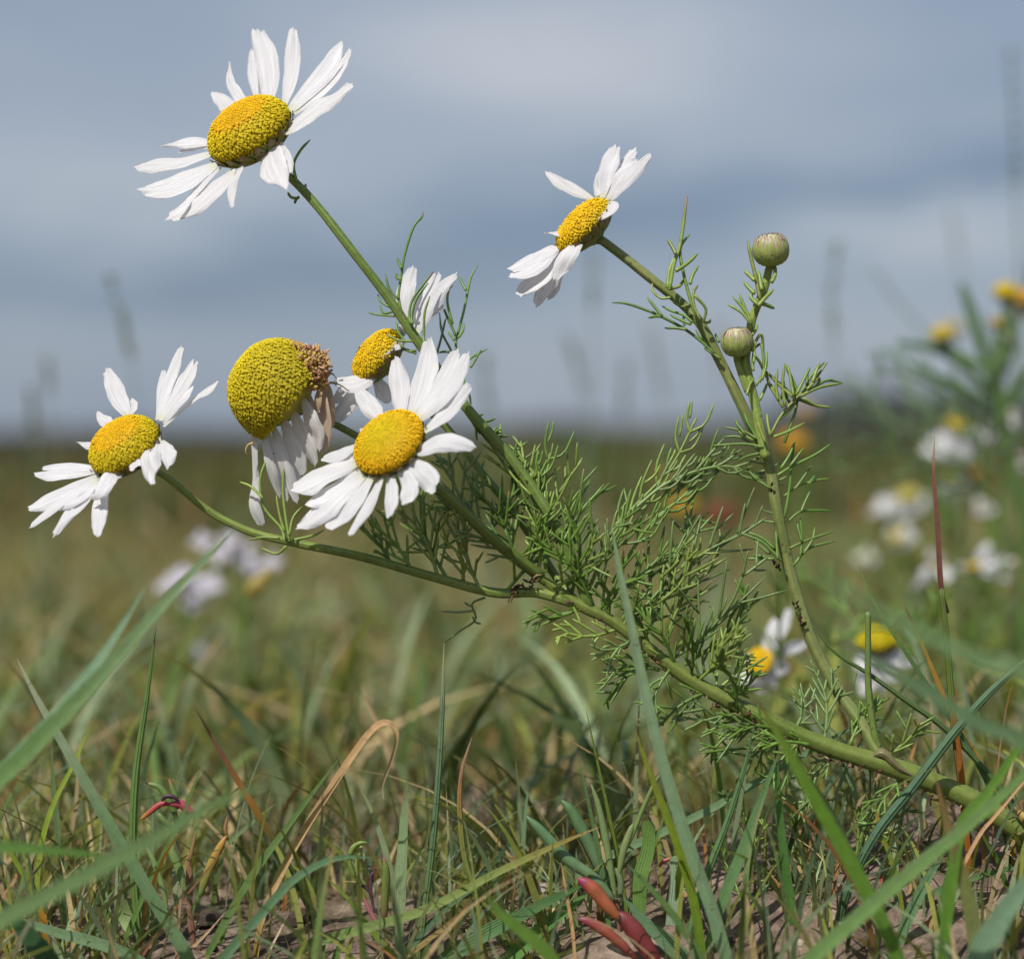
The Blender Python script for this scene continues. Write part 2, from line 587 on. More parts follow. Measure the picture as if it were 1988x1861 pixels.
def blades(name, label, xy, h, w, lean, palette, probs, segs=4, mat=None, flat=0.0):
    """many curved blades in one mesh; xy (N,2), h, w, lean arrays"""
    N = len(xy)
    z0 = np.array([gz(x, y) for x, y in xy]) - 0.001
    az = RNG.uniform(0, 2 * np.pi, N)
    ld = np.stack([np.cos(az), np.sin(az)], 1)
    fa = RNG.uniform(0, np.pi, N)
    wd = np.stack([np.cos(fa), np.sin(fa) * 0.6], 1)
    pal = np.array(palette)
    ci = RNG.choice(len(pal), N, p=probs)
    c0 = pal[ci] * RNG.uniform(0.7, 1.3, (N, 1))
    straw = np.array(G_STRAW)
    ring = 2 * segs + 1
    V = np.zeros((N, ring, 3))
    Cc = np.ones((N, ring, 4), dtype=np.float32)
    T = np.zeros((N, ring, 3), dtype=np.float32)
    rnd = RNG.uniform(0, 1, N)
    rootmix = RNG.uniform(0.0, 0.7, N)
    tipmix = np.where(RNG.uniform(0, 1, N) < 0.35, RNG.uniform(0.3, 1.0, N), 0.0)
    for s in range(segs + 1):
        t = s / segs
        hor = (lean * h * (t ** 1.8))
        px = xy[:, 0] + ld[:, 0] * hor
        py = xy[:, 1] + ld[:, 1] * hor
        pz = z0 + h * t * (1 - 0.35 * lean * t * t)
        ww = 0.5 * w * (1 - t ** 2.2) * (0.75 + 0.5 * t)
        cc = c0 * (1 - (rootmix * (1 - t) ** 2)[:, None]) + straw * (rootmix * (1 - t) ** 2)[:, None] * 0.7
        tm = (tipmix * max(0, (t - 0.6) / 0.4))[:, None]
        cc = cc * (1 - tm) + np.array((0.26, 0.15, 0.06)) * tm
        if s < segs:
            for side, k in ((-1, 2 * s), (1, 2 * s + 1)):
                V[:, k, 0] = px + side * ww * wd[:, 0]
                V[:, k, 1] = py + side * ww * wd[:, 1]
                V[:, k, 2] = pz
                Cc[:, k, :3] = cc
                T[:, k, 0] = 0.5 + 0.5 * side
                T[:, k, 1] = t
                T[:, k, 2] = rnd
        else:
            V[:, 2 * segs, 0] = px
            V[:, 2 * segs, 1] = py
            V[:, 2 * segs, 2] = pz
            Cc[:, 2 * segs, :3] = cc
            T[:, 2 * segs] = np.stack([rnd * 0 + 0.5, rnd * 0 + 1, rnd], 1)
    quads = np.array([(2 * s, 2 * s + 1, 2 * s + 3, 2 * s + 2) for s in range(segs - 1)])
    tri = np.array([(2 * segs - 2, 2 * segs - 1, 2 * segs)])
    off = (np.arange(N) * ring)
    q = (off[:, None, None] + quads[None]).reshape(-1)
    tr = (off[:, None, None] + tri[None]).reshape(-1)
    nq, nt_ = N * len(quads), N
    me = bpy.data.meshes.new(name)
    me.vertices.add(N * ring)
    me.vertices.foreach_set('co', V.ravel())
    me.loops.add(len(q) + len(tr))
    me.loops.foreach_set('vertex_index', np.concatenate([q, tr]).astype(np.int32))
    me.polygons.add(nq + nt_)
    starts = np.concatenate([np.arange(nq) * 4, nq * 4 + np.arange(nt_) * 3]).astype(np.int32)
    me.polygons.foreach_set('loop_start', starts)
    me.update(calc_edges=True)
    me.polygons.foreach_set('use_smooth', np.ones(nq + nt_, dtype=bool))
    ca = me.color_attributes.new('Col', 'FLOAT_COLOR', 'POINT')
    ca.data.foreach_set('color', Cc.ravel())
    ta = me.attributes.new('Tex', 'FLOAT_VECTOR', 'POINT')
    ta.data.foreach_set('vector', T.ravel())
    me.materials.append(mat or M_SWARD)
    me.validate()
    o = bpy.data.objects.new(name, me)
    COLL.objects.link(o)
    tag(o, label, 'grass', kind='stuff')
    return o


def fan(n, y0, y1, spread, extra, power=1.0):
    y = y0 + (y1 - y0) * RNG.uniform(0, 1, n) ** power
    x = RNG.uniform(-1, 1, n) * (spread * y + extra)
    return np.stack([x, y], 1)


def clumpy(xy, scale, keep):
    m = np.array([mnoise.noise((x * scale, y * scale, 7.7)) for x, y in xy])
    return xy[m > keep]


PAL = [G_DARK, G_OLIVE, G_YELL, G_BLUE, G_PALE, G_STRAW, G_RUST]
# the short turf round and just behind the plant, with bare sand between
a = clumpy(fan(12000, 0.385, 0.66, 0.34, 0.06), 24, -0.16)
uu = a[:, 0] / a[:, 1] * 4500 + 994
a = a[~((a[:, 1] < 0.446) & (abs(uu - 1190) < 110))]
uu = a[:, 0] / a[:, 1] * 4500 + 994
a = a[~((uu > 1640) & (a[:, 1] < 0.485) & (RNG.uniform(0, 1, len(a)) < 0.6))]
blades('short_turf', 'short thin mixed grass in the sand under the flowers', a,
       RNG.uniform(0.006, 0.024, len(a)), RNG.uniform(0.0006, 0.0016, len(a)), RNG.uniform(0.1, 0.95, len(a)),
       PAL, [.16, .18, .20, .18, .10, .13, .05], segs=5)
# litter: dead thin stems lying on the sand
a = fan(2600, 0.42, 0.9, 0.34, 0.06)
blades('dead_grass_litter', 'dry straw and rusty stems lying on the sand', a,
       RNG.uniform(0.002, 0.010, len(a)), RNG.uniform(0.0004, 0.0012, len(a)), RNG.uniform(2.0, 5.0, len(a)),
       [G_STRAW, G_RUST, G_OLIVE], [.6, .25, .15], segs=4, mat=M_DRY)
# the meadow behind
a = clumpy(fan(22000, 0.60, 1.7, 0.34, 0.10, 1.15), 9, -0.22)
blades('meadow_grass', 'blurred green and straw coloured meadow grass behind the plant', a,
       RNG.uniform(0.015, 0.050, len(a)) * (0.55 + 0.45 * np.clip((a[:, 1] - .6) / .6, 0, 1)), RNG.uniform(0.0012, 0.0032, len(a)), RNG.uniform(0.2, 1.2, len(a)),
       PAL, [.20, .24, .15, .12, .07, .15, .07], segs=4)
a = fan(16000, 1.7, 6.0, 0.34, 0.2, 1.2)
blades('far_meadow_grass', 'olive meadow grass stretching away to the horizon', a,
       RNG.uniform(0.035, 0.070, len(a)), RNG.uniform(0.004, 0.010, len(a)), RNG.uniform(0.2, 1.0, len(a)),
       [G_DARK, (0.055, 0.064, 0.015), (0.085, 0.078, 0.02), G_RUST, G_STRAW], [.42, .34, .14, .06, .04], segs=3)
a = fan(14000, 6.0, 40.0, 0.34, 0.5, 1.4)
blades('distant_pasture', 'dark olive pasture just below the horizon', a,
       RNG.uniform(0.05, 0.085, len(a)), RNG.uniform(0.015, 0.05, len(a)), RNG.uniform(0.2, 0.8, len(a)),
       [(0.012, 0.022, 0.010), (0.032, 0.034, 0.010), (0.05, 0.03, 0.012)], [.6, .34, .06], segs=3)
# longer loose blades among the turf, near the sharp plane and just behind it
a = fan(1050, 0.400, 0.52, 0.30, 0.04)
uu = a[:, 0] / a[:, 1] * 4500 + 994
a = a[~((a[:, 1] < 0.455) & (abs(uu - 1190) < 110)) & ~((a[:, 1] < 0.452) & (abs(uu - 400) < 70)) & ~((uu > 1640) & (a[:, 1] < 0.485) & (RNG.uniform(0, 1, len(a)) < 0.5))]
blades('loose_grass', 'loose longer grass blades rising from the turf round the stem', a,
       RNG.uniform(0.012, 0.046, len(a)), RNG.uniform(0.0007, 0.0018, len(a)), RNG.uniform(0.15, 1.15, len(a)),
       [MIXG, G_OLIVE, G_YELL, G_BLUE, G_PALE, G_STRAW, G_RUST], [.16, .12, .22, .24, .14, .09, .03], segs=8, mat=M_GRASS)
a = fan(900, 0.52, 0.95, 0.32, 0.05)
blades('tall_meadow_grass', 'blurred long grass blades standing up behind the plant', a,
       RNG.uniform(0.025, 0.065, len(a)), RNG.uniform(0.0018, 0.0042, len(a)), RNG.uniform(0.2, 1.5, len(a)),
       [MIXG, G_DARK, G_YELL, G_BLUE, G_PALE, G_STRAW], [.22, .18, .22, .18, .14, .06], segs=7)
# ranker growth on the right and a taller patch behind the middle
n = 5200
xy = np.stack([RNG.normal(0.30, 0.10, n), RNG.normal(1.05, 0.22, n)], 1)
xy = xy[(xy[:, 1] > 0.72) & (xy[:, 0] > 0.10 * xy[:, 1])]
blades('rank_grass', 'taller soft green grass round the daisies at the right', xy,
       RNG.uniform(0.03, 0.090, len(xy)) * np.clip(0.5 + (xy[:, 0] / xy[:, 1] - .1) * 3, .4, 1.1), RNG.uniform(0.0015, 0.004, len(xy)), RNG.uniform(0.1, 0.7, len(xy)),
       PAL, [.14, .20, .24, .16, .14, .10, .02], segs=5)
n = 1500
xy = np.stack([RNG.normal(0.10, 0.16, n), RNG.normal(2.6, 0.3, n)], 1)
blades('grass_patch', 'dark green tall grass patch breaking the horizon in the middle', xy,
       RNG.uniform(0.05, 0.125, n), RNG.uniform(0.004, 0.008, n), RNG.uniform(0.1, 0.6, n),
       [G_DARK, G_OLIVE], [.6, .4], segs=4)


# ------------------------------------------------------------------ crumbs of soil and grit
def grit():
    mb = MB()
    for _ in range(900):
        x = random.uniform(-0.2, 0.2)
        y = random.uniform(0.43, 0.62)
        r = random.uniform(0.0003, 0.0013) if random.random() < .93 else random.uniform(.002, .0035)
        z = gz(x, y)
        p0 = Vector((x, y, z + r * 0.3))
        col = random.choice([(0.30, 0.22, 0.16), (0.16, 0.11, 0.08), (0.42, 0.36, 0.30), (0.07, 0.05, 0.04)])
        vs, fs = [], []
        ph = random.random() * 50
        for j in range(4):
            th = math.pi * (j + 0.5) / 4
            for i in range(6):
                a_ = 2 * math.pi * i / 6
                d = Vector((math.sin(th) * math.cos(a_), math.sin(th) * math.sin(a_), math.cos(th) * 0.7))
                vs.append(p0 + d * r * (1 + 0.45 * mnoise.noise(d * 1.6 + Vector((ph, 0, 0)))))
        for j in range(3):
            for i in range(6):
                fs.append((j * 6 + i, j * 6 + (i + 1) % 6, (j + 1) * 6 + (i + 1) % 6, (j + 1) * 6 + i))
        fs.append(tuple(range(6)))
        mb.add(vs, fs, [col] * len(vs), [(.5, .5, random.random())] * len(vs))
    o = mb.build('grit', M_DRY, smooth=False)
    tag(o, 'loose grit and soil crumbs scattered over the sand', 'grit', kind='stuff')


grit()

# ------------------------------------------------------------------ flower heads
WHITE = (0.86, 0.855, 0.87)
ORANGE = (0.64, 0.40, 0.006)
YELLOW = (0.60, 0.46, 0.012)
OLIVEY = (0.60, 0.48, 0.014)
TAN = (0.60, 0.46, 0.33)
STEM_G = (0.105, 0.165, 0.030)
STEM_L = (0.20, 0.26, 0.07)
LEAF_G = (0.085, 0.158, 0.022)
LEAF_Y = (0.150, 0.215, 0.040)
LEAF_B = (0.115, 0.180, 0.055)


def axis_from(dx, dv, tilt):
    """disc axis: its direction in the picture (dx right, dv down) and its angle off the line of sight"""
    l = math.hypot(dx, dv)
    s, c = math.sin(math.radians(tilt)), math.cos(math.radians(tilt))
    return (CR * (dx / l * s) + CU * (-dv / l * s) - CF * c).normalized()


def petal(mb, pts, wmax, normal, col=WHITE, notch=0.09, cup=0.22, ruffle=1.0, nseg=16, nac=8, wprof=None, scale=1.0):
    """pts: Vectors base->tip; wmax = visible full width (metres)"""
    ph = random.uniform(0, 100)
    twist = random.uniform(-0.75, 0.75) * min(1.0, ruffle)
    wmax = wmax * 0.90
    cl = catmull(pts, 40)
    lens = [0.0]
    for a_, b_ in zip(cl, cl[1:]):
        lens.append(lens[-1] + (b_ - a_).length)
    L = lens[-1]

    def at(s):
        s = max(0.0, min(1.0, s)) * L
        for i in range(40):
            if lens[i + 1] >= s or i == 39:
                f = (s - lens[i]) / max(lens[i + 1] - lens[i], 1e-9)
                return cl[i].lerp(cl[i + 1], f), (cl[i + 1] - cl[i]).normalized()
    prof = wprof or [(0, 0.34), (0.15, 0.60), (0.4, 0.90), (0.68, 1.0), (0.88, 0.86), (1.0, 0.62)]
    teeth = [random.uniform(0.6, 1.4) for _ in range(3)]
    verts, cols, tex = [], [], []
    rn = random.random()
    lastW = None
    for i in range(nseg + 1):
        s = i / nseg
        for j in range(nac + 1):
            a_ = -1 + 2 * j / nac
            k = min(2, int((a_ + 1) * 1.5))
            lobe = abs(math.sin((a_ + 1) * 1.5 * math.pi)) ** 0.7 * teeth[k]
            tl = 1 - notch * (1 - 0.8 * lobe) - 0.10 * a_ * a_
            se = s * tl
            c, d = at(se)
            N = (normal - d * normal.dot(d))
            N = N.normalized() if N.length > 0.05 else (-CF)
            N = Matrix.Rotation(twist * (se - 0.3), 3, d) @ N
            W = d.cross(N).normalized()
            vis = CF.cross(d)
            vis = vis.normalized() if vis.length > 1e-6 else CR
            comp = max(abs(W.dot(vis)), 0.42)
            w = 0.5 * wmax * interp(prof, s) / comp
            h = w * (-cup * a_ * a_ + 0.085 * math.cos(a_ * 3 * math.pi) * (0.3 + s))
            h += ruffle * wmax * 0.15 * mnoise.noise((a_ * 1.3 + ph, s * 3.2, ph)) * (0.4 + s)
            ww = w * (1 + 0.12 * ruffle * mnoise.noise((s * 4 + ph, a_ > 0, 2.2)))
            verts.append(c + W * (a_ * ww) + N * h)
            cc = col(s, a_) if callable(col) else col
            if s < 0.08:
                cc = tuple(x * y for x, y in zip(cc, (0.95, 0.97, 0.80)))
            cols.append(cc)
            tex.append((j / nac, s, rn))
    m = nac + 1
    faces = [(i * m + j, i * m + j + 1, (i + 1) * m + j + 1, (i + 1) * m + j) for i in range(nseg) for j in range(nac)]
    mb.add(verts, faces, cols, tex)


def disc_mesh(center, axis, R, H, n, colour, openness, size=1.0, cone=1.0, seed=1, rise=0.0):
    """dome of florets; colour(t, dirvec)->rgb, openness(t) in 0..1, t = 0 apex .. 1 rim"""
    rr = random.Random(seed)
    mb = MB()
    ax = axis
    e1 = ax.orthogonal().normalized()
    e2 = ax.cross(e1)

    def dome(t, a_):
        th = t * math.pi * 0.5
        r = R * math.sin(th) ** cone
        z = H * math.cos(th)
        if t > 0.93:
            z -= min(H, R * .5) * 0.2 * (t - 0.93) / 0.07
            r *= 1 - 0.06 * (t - 0.93) / 0.07
        return center + (e1 * math.cos(a_) + e2 * math.sin(a_)) * r + ax * z
    # underlying dome
    vs, cs, fs = [], [], []
    nr, ns = 14, 36
    for i in range(nr + 1):
        for k in range(ns):
            vs.append(dome(0.02 + 0.98 * i / nr, 2 * math.pi * k / ns))
            c = colour(i / nr, None)
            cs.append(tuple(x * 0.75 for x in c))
    for i in range(nr):
        for k in range(ns):
            fs.append((i * ns + k, i * ns + (k + 1) % ns, (i + 1) * ns + (k + 1) % ns, (i + 1) * ns + k))
    fs.append(tuple(range(ns))[::-1])
    fs.append(tuple(nr * ns + k for k in range(ns)))
    mb.add(vs, fs, cs)
    # florets on a Fibonacci spiral, equal area
    tt = np.linspace(0, 1, 200)
    dp = [dome(float(t_), 0.0) - center for t_ in tt]
    zz = np.array([p_.dot(ax) for p_ in dp])
    rad = np.array([(p_ - ax * p_.dot(ax)).length for p_ in dp])
    ds = np.hypot(np.diff(rad), np.diff(zz)) * (rad[1:] + rad[:-1]) / 2
    cum = np.concatenate([[0], np.cumsum(ds)])
    area = cum[-1] * 2 * math.pi
    pitch = math.sqrt(area / n)
    for i in range(n):
        t = float(np.interp((i + 0.5) / n * cum[-1], cum, tt))
        a_ = i * 2.399963 + rr.uniform(-.05, .05)
        p = dome(t, a_)
        p2 = dome(max(t - 0.01, 0.001), a_)
        p3 = dome(t, a_ + 0.02)
        nrm = (p3 - p).cross(p2 - p)
        nrm = nrm.normalized() if nrm.length > 1e-12 else ax
        if nrm.dot(p - center) < 0:
            nrm = -nrm
        up = (nrm * 0.8 + ax * 0.35).normalized()
        up = (up + Vector((rr.uniform(-1, 1), rr.uniform(-1, 1), rr.uniform(-1, 1))) * 0.13).normalized()
        u1 = up.orthogonal().normalized()
        u2 = up.cross(u1)
        op = openness(t)
        col = colour(t, p - center)
        f = rr.uniform(0.85, 1.15)
        is_open = rr.random() < op
        r = pitch * 0.47 * size * rr.uniform(0.88, 1.1)
        h = pitch * (0.80 + (0.25 + rise) * (1 if is_open else 0)) * rr.uniform(0.85, 1.15)
        if is_open:
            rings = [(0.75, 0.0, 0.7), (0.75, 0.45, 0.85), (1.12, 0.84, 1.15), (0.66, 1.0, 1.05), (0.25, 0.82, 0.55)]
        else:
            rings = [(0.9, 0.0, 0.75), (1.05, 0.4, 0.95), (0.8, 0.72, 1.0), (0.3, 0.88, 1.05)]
        vs, cs = [], []
        ns_ = 7 if is_open else 6
        a0 = rr.random() * 6
        for q, (fr, fh, fc) in enumerate(rings):
            for k in range(ns_):
                an = a0 + 2 * math.pi * k / ns_
                star = (1.25 if k % 2 else 0.75) if (is_open and q == 2) else 1.0
                vs.append(p - up * pitch * 0.25 + (u1 * math.cos(an) + u2 * math.sin(an)) * r * fr * star + up * h * fh)
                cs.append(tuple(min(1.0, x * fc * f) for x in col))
        fs = []
        for q in range(len(rings) - 1):
            for k in range(ns_):
                fs.append((q * ns_ + k, q * ns_ + (k + 1) % ns_, (q + 1) * ns_ + (k + 1) % ns_, (q + 1) * ns_ + k))
        fs.append(tuple((len(rings) - 1) * ns_ + k for k in range(ns_)))
        mb.add(vs, fs, cs, [(.5, t, f * 0.5)] * len(vs))
    return mb


def lathe(mb, center, axis, prof, sides=28, cols=None, bump=0.0, nb=12):
    """prof: [(along axis, radius)]"""
    e1 = axis.orthogonal().normalized()
    e2 = axis.cross(e1)
    vs, cs, tx = [], [], []
    for i, (z, r) in enumerate(prof):
        for k in range(sides):
            a_ = 2 * math.pi * k / sides
            rr = r * (1 + bump * math.cos(nb * a_ + (math.pi if i % 2 else 0)))
            vs.append(center + axis * z + (e1 * math.cos(a_) + e2 * math.sin(a_)) * rr)
            c = interp(cols, i / (len(prof) - 1)) if cols else STEM_G
            cs.append(c)
            tx.append((k / sides, i / len(prof), .5))
    fs = [(i * sides + k, i * sides + (k + 1) % sides, (i + 1) * sides + (k + 1) % sides, (i + 1) * sides + k)
          for i in range(len(prof) - 1) for k in range(sides)]
    fs.append(tuple(range(sides)))
    fs.append(tuple((len(prof) - 1) * sides + k for k in range(sides))[::-1])
    mb.add(vs, fs, cs, tx)


def involucre(center, axis, R, stem_dir_pt, r_stem, bracts=True):
    """green cup of overlapping bracts between stem and disc"""
    mb = MB()
    base = center - axis * R * 0.62
    lathe(mb, center, axis, [(-0.62 * R, r_stem * 1.1), (-0.55 * R, r_stem * 1.7), (-0.47 * R, 0.45 * R), (-0.36 * R, 0.72 * R),
                             (-0.2 * R, 0.92 * R), (-0.05 * R, 0.99 * R)], cols=[(0, STEM_G), (.4, STEM_G), (1, STEM_L)] if bracts else [(0, STEM_G), (.5, (.28, .26, .04)), (1, (.36, .31, .04))])
    e1 = axis.orthogonal().normalized()
    e2 = axis.cross(e1)
    for row, (z0, r0, z1, r1, m) in [] if not bracts else enumerate([(-0.50 * R, 0.42 * R, -0.16 * R, 0.98 * R, 14), (-0.42 * R, 0.62 * R, 0.02 * R, 1.06 * R, 18)]):
        for k in range(m):
            a_ = 2 * math.pi * (k + 0.5 * row) / m + random.uniform(-.05, .05)
            d = e1 * math.cos(a_) + e2 * math.sin(a_)
            s_ = axis.cross(d)
            w = 2 * math.pi * R / m * 0.42
            a0 = center + axis * z0 + d * r0
            a1 = center + axis * z1 + d * r1
            mid = (a0 + a1) * 0.5 + d * 0.10 * R - axis * 0.08 * R
            vs, cs = [], []
            for i in range(6):
                t = i / 5
                p = a0 * (1 - t) ** 2 + mid * 2 * t * (1 - t) + a1 * t * t
                ww = w * [0.6, 0.9, 1.0, 0.95, 0.7, 0.25][i]
                for sd in (-1, 0, 1):
                    vs.append(p + s_ * sd * ww + d * (0.045 * R if sd == 0 else 0.015 * R))
                    cs.append((0.13, 0.19, 0.04) if sd == 0 and t < 0.8 else ((0.20, 0.22, 0.07) if t < .8 else (0.20, 0.13, 0.06)))
            fs = [(i * 3 + j, i * 3 + j + 1, i * 3 + j + 4, i * 3 + j + 3) for i in range(5) for j in range(2)]
            mb.add(vs, fs, cs)
    return mb, base


def flower_head(parent, cp, img_dir, tilt, Rpx, s, hratio, petals, C, dy0, ndisc, colour, openness, depthk=0.65, name='flower_head',
                cone=1.0, cupk=0.22, petal_col=WHITE, r_stem=0.0012, extras=None, rise=0.0, seed=1, bracts=True):
    """one head: the involucre is the head's own mesh, disc and petals are its children.
    petals: list of (points in crop pixels, visible width in crop pixels, {options})"""
    kU = 1.0 / (s * 1.2741) * 1e-4 * (1 + dy0 / FOCUS)   # crop px -> metres at the head
    u0, v0 = C(*cp)
    c3 = P(u0, v0, dy0)
    ax = axis_from(img_dir[0], img_dir[1], tilt)
    R = Rpx * kU
    mb, base = involucre(c3, ax, R * (1 if bracts else .7), None, r_stem, bracts)
    head = mb.build(name, M_STEM, parent, origin=c3)
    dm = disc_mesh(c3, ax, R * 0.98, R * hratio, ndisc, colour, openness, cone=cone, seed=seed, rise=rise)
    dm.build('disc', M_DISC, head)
    ay = ax.dot(CF)
    aR, aU = ax.dot(CR), ax.dot(CU)

    def plane_dy(u, v, kk):
        du, dv = (u - u0) * 1e-4, -(v - v0) * 1e-4
        if abs(ay) < 0.15:
            return 0.0
        d = -(aR * du + aU * dv) / ay * kk
        return max(-0.018, min(0.018, d))
    for pt in petals:
        pts, w = pt[0], pt[1]
        op = pt[2] if len(pt) > 2 else {}
        kk = op.get('k', depthk)
        ex = op.get('dz', [0.0] * len(pts))
        out = []
        for q, (x, y) in enumerate(pts):
            u, v = C(x, y)
            out.append(P(u, v, dy0 + plane_dy(u, v, kk) + ex[q] * 1e-3))
        pm = MB()
        nrm = op.get('n', ax)
        petal(pm, out, w * kU, Vector(nrm), col=op.get('col', petal_col), notch=op.get('notch', 0.07), cup=op.get('cup', cupk),
              ruffle=op.get('ruffle', 1.0), wprof=op.get('prof'))
        pm.build('petal', op.get('mat', M_PETAL), head, origin=out[0])
    if extras:
        extras(head, c3, ax, R, kU)
    return head, base


def stems(mb, C, pts, r0, r1, dys, cols=(STEM_G, STEM_L), n=None, joints=True, sides=10):
    """a stem from tip to foot; radius r0 (tip) to r1 (foot), in 0.1 mm"""
    m = len(pts)
    if not isinstance(dys, (list, tuple)):
        dys = [dys] * m
    v = []
    for (x, y), d in zip(pts, dys):
        u, w = C(x, y)
        v.append(P(u, w, d))
    n = n or m * 6
    pp = catmull(v, n)
    ph = random.uniform(0, 50)
    rad, cs = [], []
    for i, p in enumerate(pp):
        t = i / n
        rad.append((r0 + (r1 - r0) * t) * 1e-4 * (1 + 0.13 * mnoise.noise((t * 22, ph, 0))))
        f = 0.5 + 0.5 * mnoise.noise((t * 7, ph, 3))
        cs.append(tuple(a_ + (b_ - a_) * f for a_, b_ in zip(*cols)))
    mb.tube(pp, rad, cs, sides=sides)
    return pp


def thread(mb, pts3, r, col, tipcol=None, n=None):
    n = n or max(4, len(pts3) * 3)
    pp = catmull(pts3, n)
    rad, cs = [], []
    for i in range(n + 1):
        t = i / n
        rad.append(r * (1.0 - 0.15 * t if t < 0.85 else (1 - 0.15 * t) * (1 - (t - 0.85) / 0.15 * 0.6)))
        c = col
        if tipcol and t > 0.82:
            f = (t - 0.82) / 0.18
            c = tuple(a_ + (b_ - a_) * f for a_, b_ in zip(col, tipcol))
        elif t < 0.3:
            c = tuple(a_ * 0.8 + b_ * 0.2 for a_, b_ in zip(col, STEM_L))
        cs.append(c)
    mb.tube(pp, rad, cs, sides=5)


def tthread(mb, C, pts, dys, r=3.2, col=LEAF_G, tipcol=None):
    m = len(pts)
    if not isinstance(dys, (list, tuple)):
        dys = [dys + (0.0008 * i) for i in range(m)]
    p3 = [P(*C(x, y), d) for (x, y), d in zip(pts, dys)]
    thread(mb, p3, r * 1e-4, col, tipcol)


def feather(mb, base, tip, bow, n, width, r, col, plane=None, rnd=None, sub=2):
    """a thread leaf: rachis with forked needle segments"""
    rr = rnd or random
    d = tip - base
    L = d.length
    dn = d / L
    pl = plane or Vector((rr.uniform(-.6, .6), -1, rr.uniform(-.5, .6))).normalized()
    side = dn.cross(pl)
    side = side.normalized() if side.length > 0.1 else dn.orthogonal().normalized()
    pln = side.cross(dn).normalized()
    pts = [base, base.lerp(tip, 0.35) + side * bow * L * 0.8, base.lerp(tip, 0.7) + side * bow * L * 0.9, tip]
    cl = catmull(pts, 24)
    v = rr.uniform(0.85, 1.2)
    cc = tuple(c * v for c in col)
    mb.tube(cl[::2], [r * (1.25 - 0.5 * i / 12) for i in range(13)], [cc] * 13, sides=5)

    def needle(p0, dr, ln, lvl):
        drn = (dr + Vector((rr.uniform(-1, 1), rr.uniform(-1, 1), rr.uniform(-1, 1))) * 0.07).normalized()
        bend = (dn * 0.5 + Vector((0, 0, 0.35)) + pln * rr.uniform(-.4, .4)) * rr.uniform(0.0, 0.25)
        p1 = p0 + drn * ln * 0.5
        p2 = p0 + (drn + bend * 0.5).normalized() * ln
        tipc = (0.22, 0.15, 0.05) if rr.random() < 0.18 else tuple(c * 1.2 for c in cc)
        thread(mb, [p0, p1, p2], r * (0.95 if lvl == 0 else 0.85), cc, tipc, n=5)
        if lvl < 1:
            for _ in range(sub if rr.random() < 0.15 else (1 if rr.random() < .75 else 0)):
                s_ = rr.uniform(0.3, 0.7)
                q = p0.lerp(p2, s_)
                ang = rr.choice((-1, 1)) * rr.uniform(0.45, 0.85)
                nd = Matrix.Rotation(ang, 3, pln) @ drn
                nd = (nd + pln * rr.uniform(-.5, .5)).normalized()
                needle(q, nd, ln * rr.uniform(0.5, 0.85), lvl + 1)
    for i in range(n):
        s_ = 0.18 + 0.78 * i / max(n - 1, 1) + rr.uniform(-.03, .03)
        p0 = cl[int(max(0, min(24, s_ * 24)))]
        for sg in (-1, 1):
            if rr.random() < 0.12:
                continue
            ang = sg * rr.uniform(0.40, 0.85) * (1.0 - 0.25 * s_)
            dr = Matrix.Rotation(ang, 3, pln) @ dn
            dr = (dr + pln * rr.uniform(-.4, .4) + Vector((0, 0, .25))).normalized()
            needle(p0, dr, 1.12 * width * L * (1.0 - 0.45 * abs(s_ - 0.45) * 2) * rr.uniform(0.75, 1.2), 0)


# ------------------------------------------------------------------ THE PLANT
plant_base = P(2030, 1660, 0.0)
plant = empty('scentless_mayweed', plant_base)
tag(plant, 'leaning white daisy plant with six heads and two round green buds, sharp in front', 'flower')


def col_top(t, d):
    if t < 0.5:
        return interp([(0, ORANGE), (0.5, (0.64, 0.42, 0.008))], t)
    return interp([(0.5, YELLOW), (0.7, OLIVEY), (1, (0.52, 0.42, 0.014))], t)


def op_top(t):
    return 0.0 if t < 0.42 else (0.9 if t > 0.5 else 0.5)


heads = []
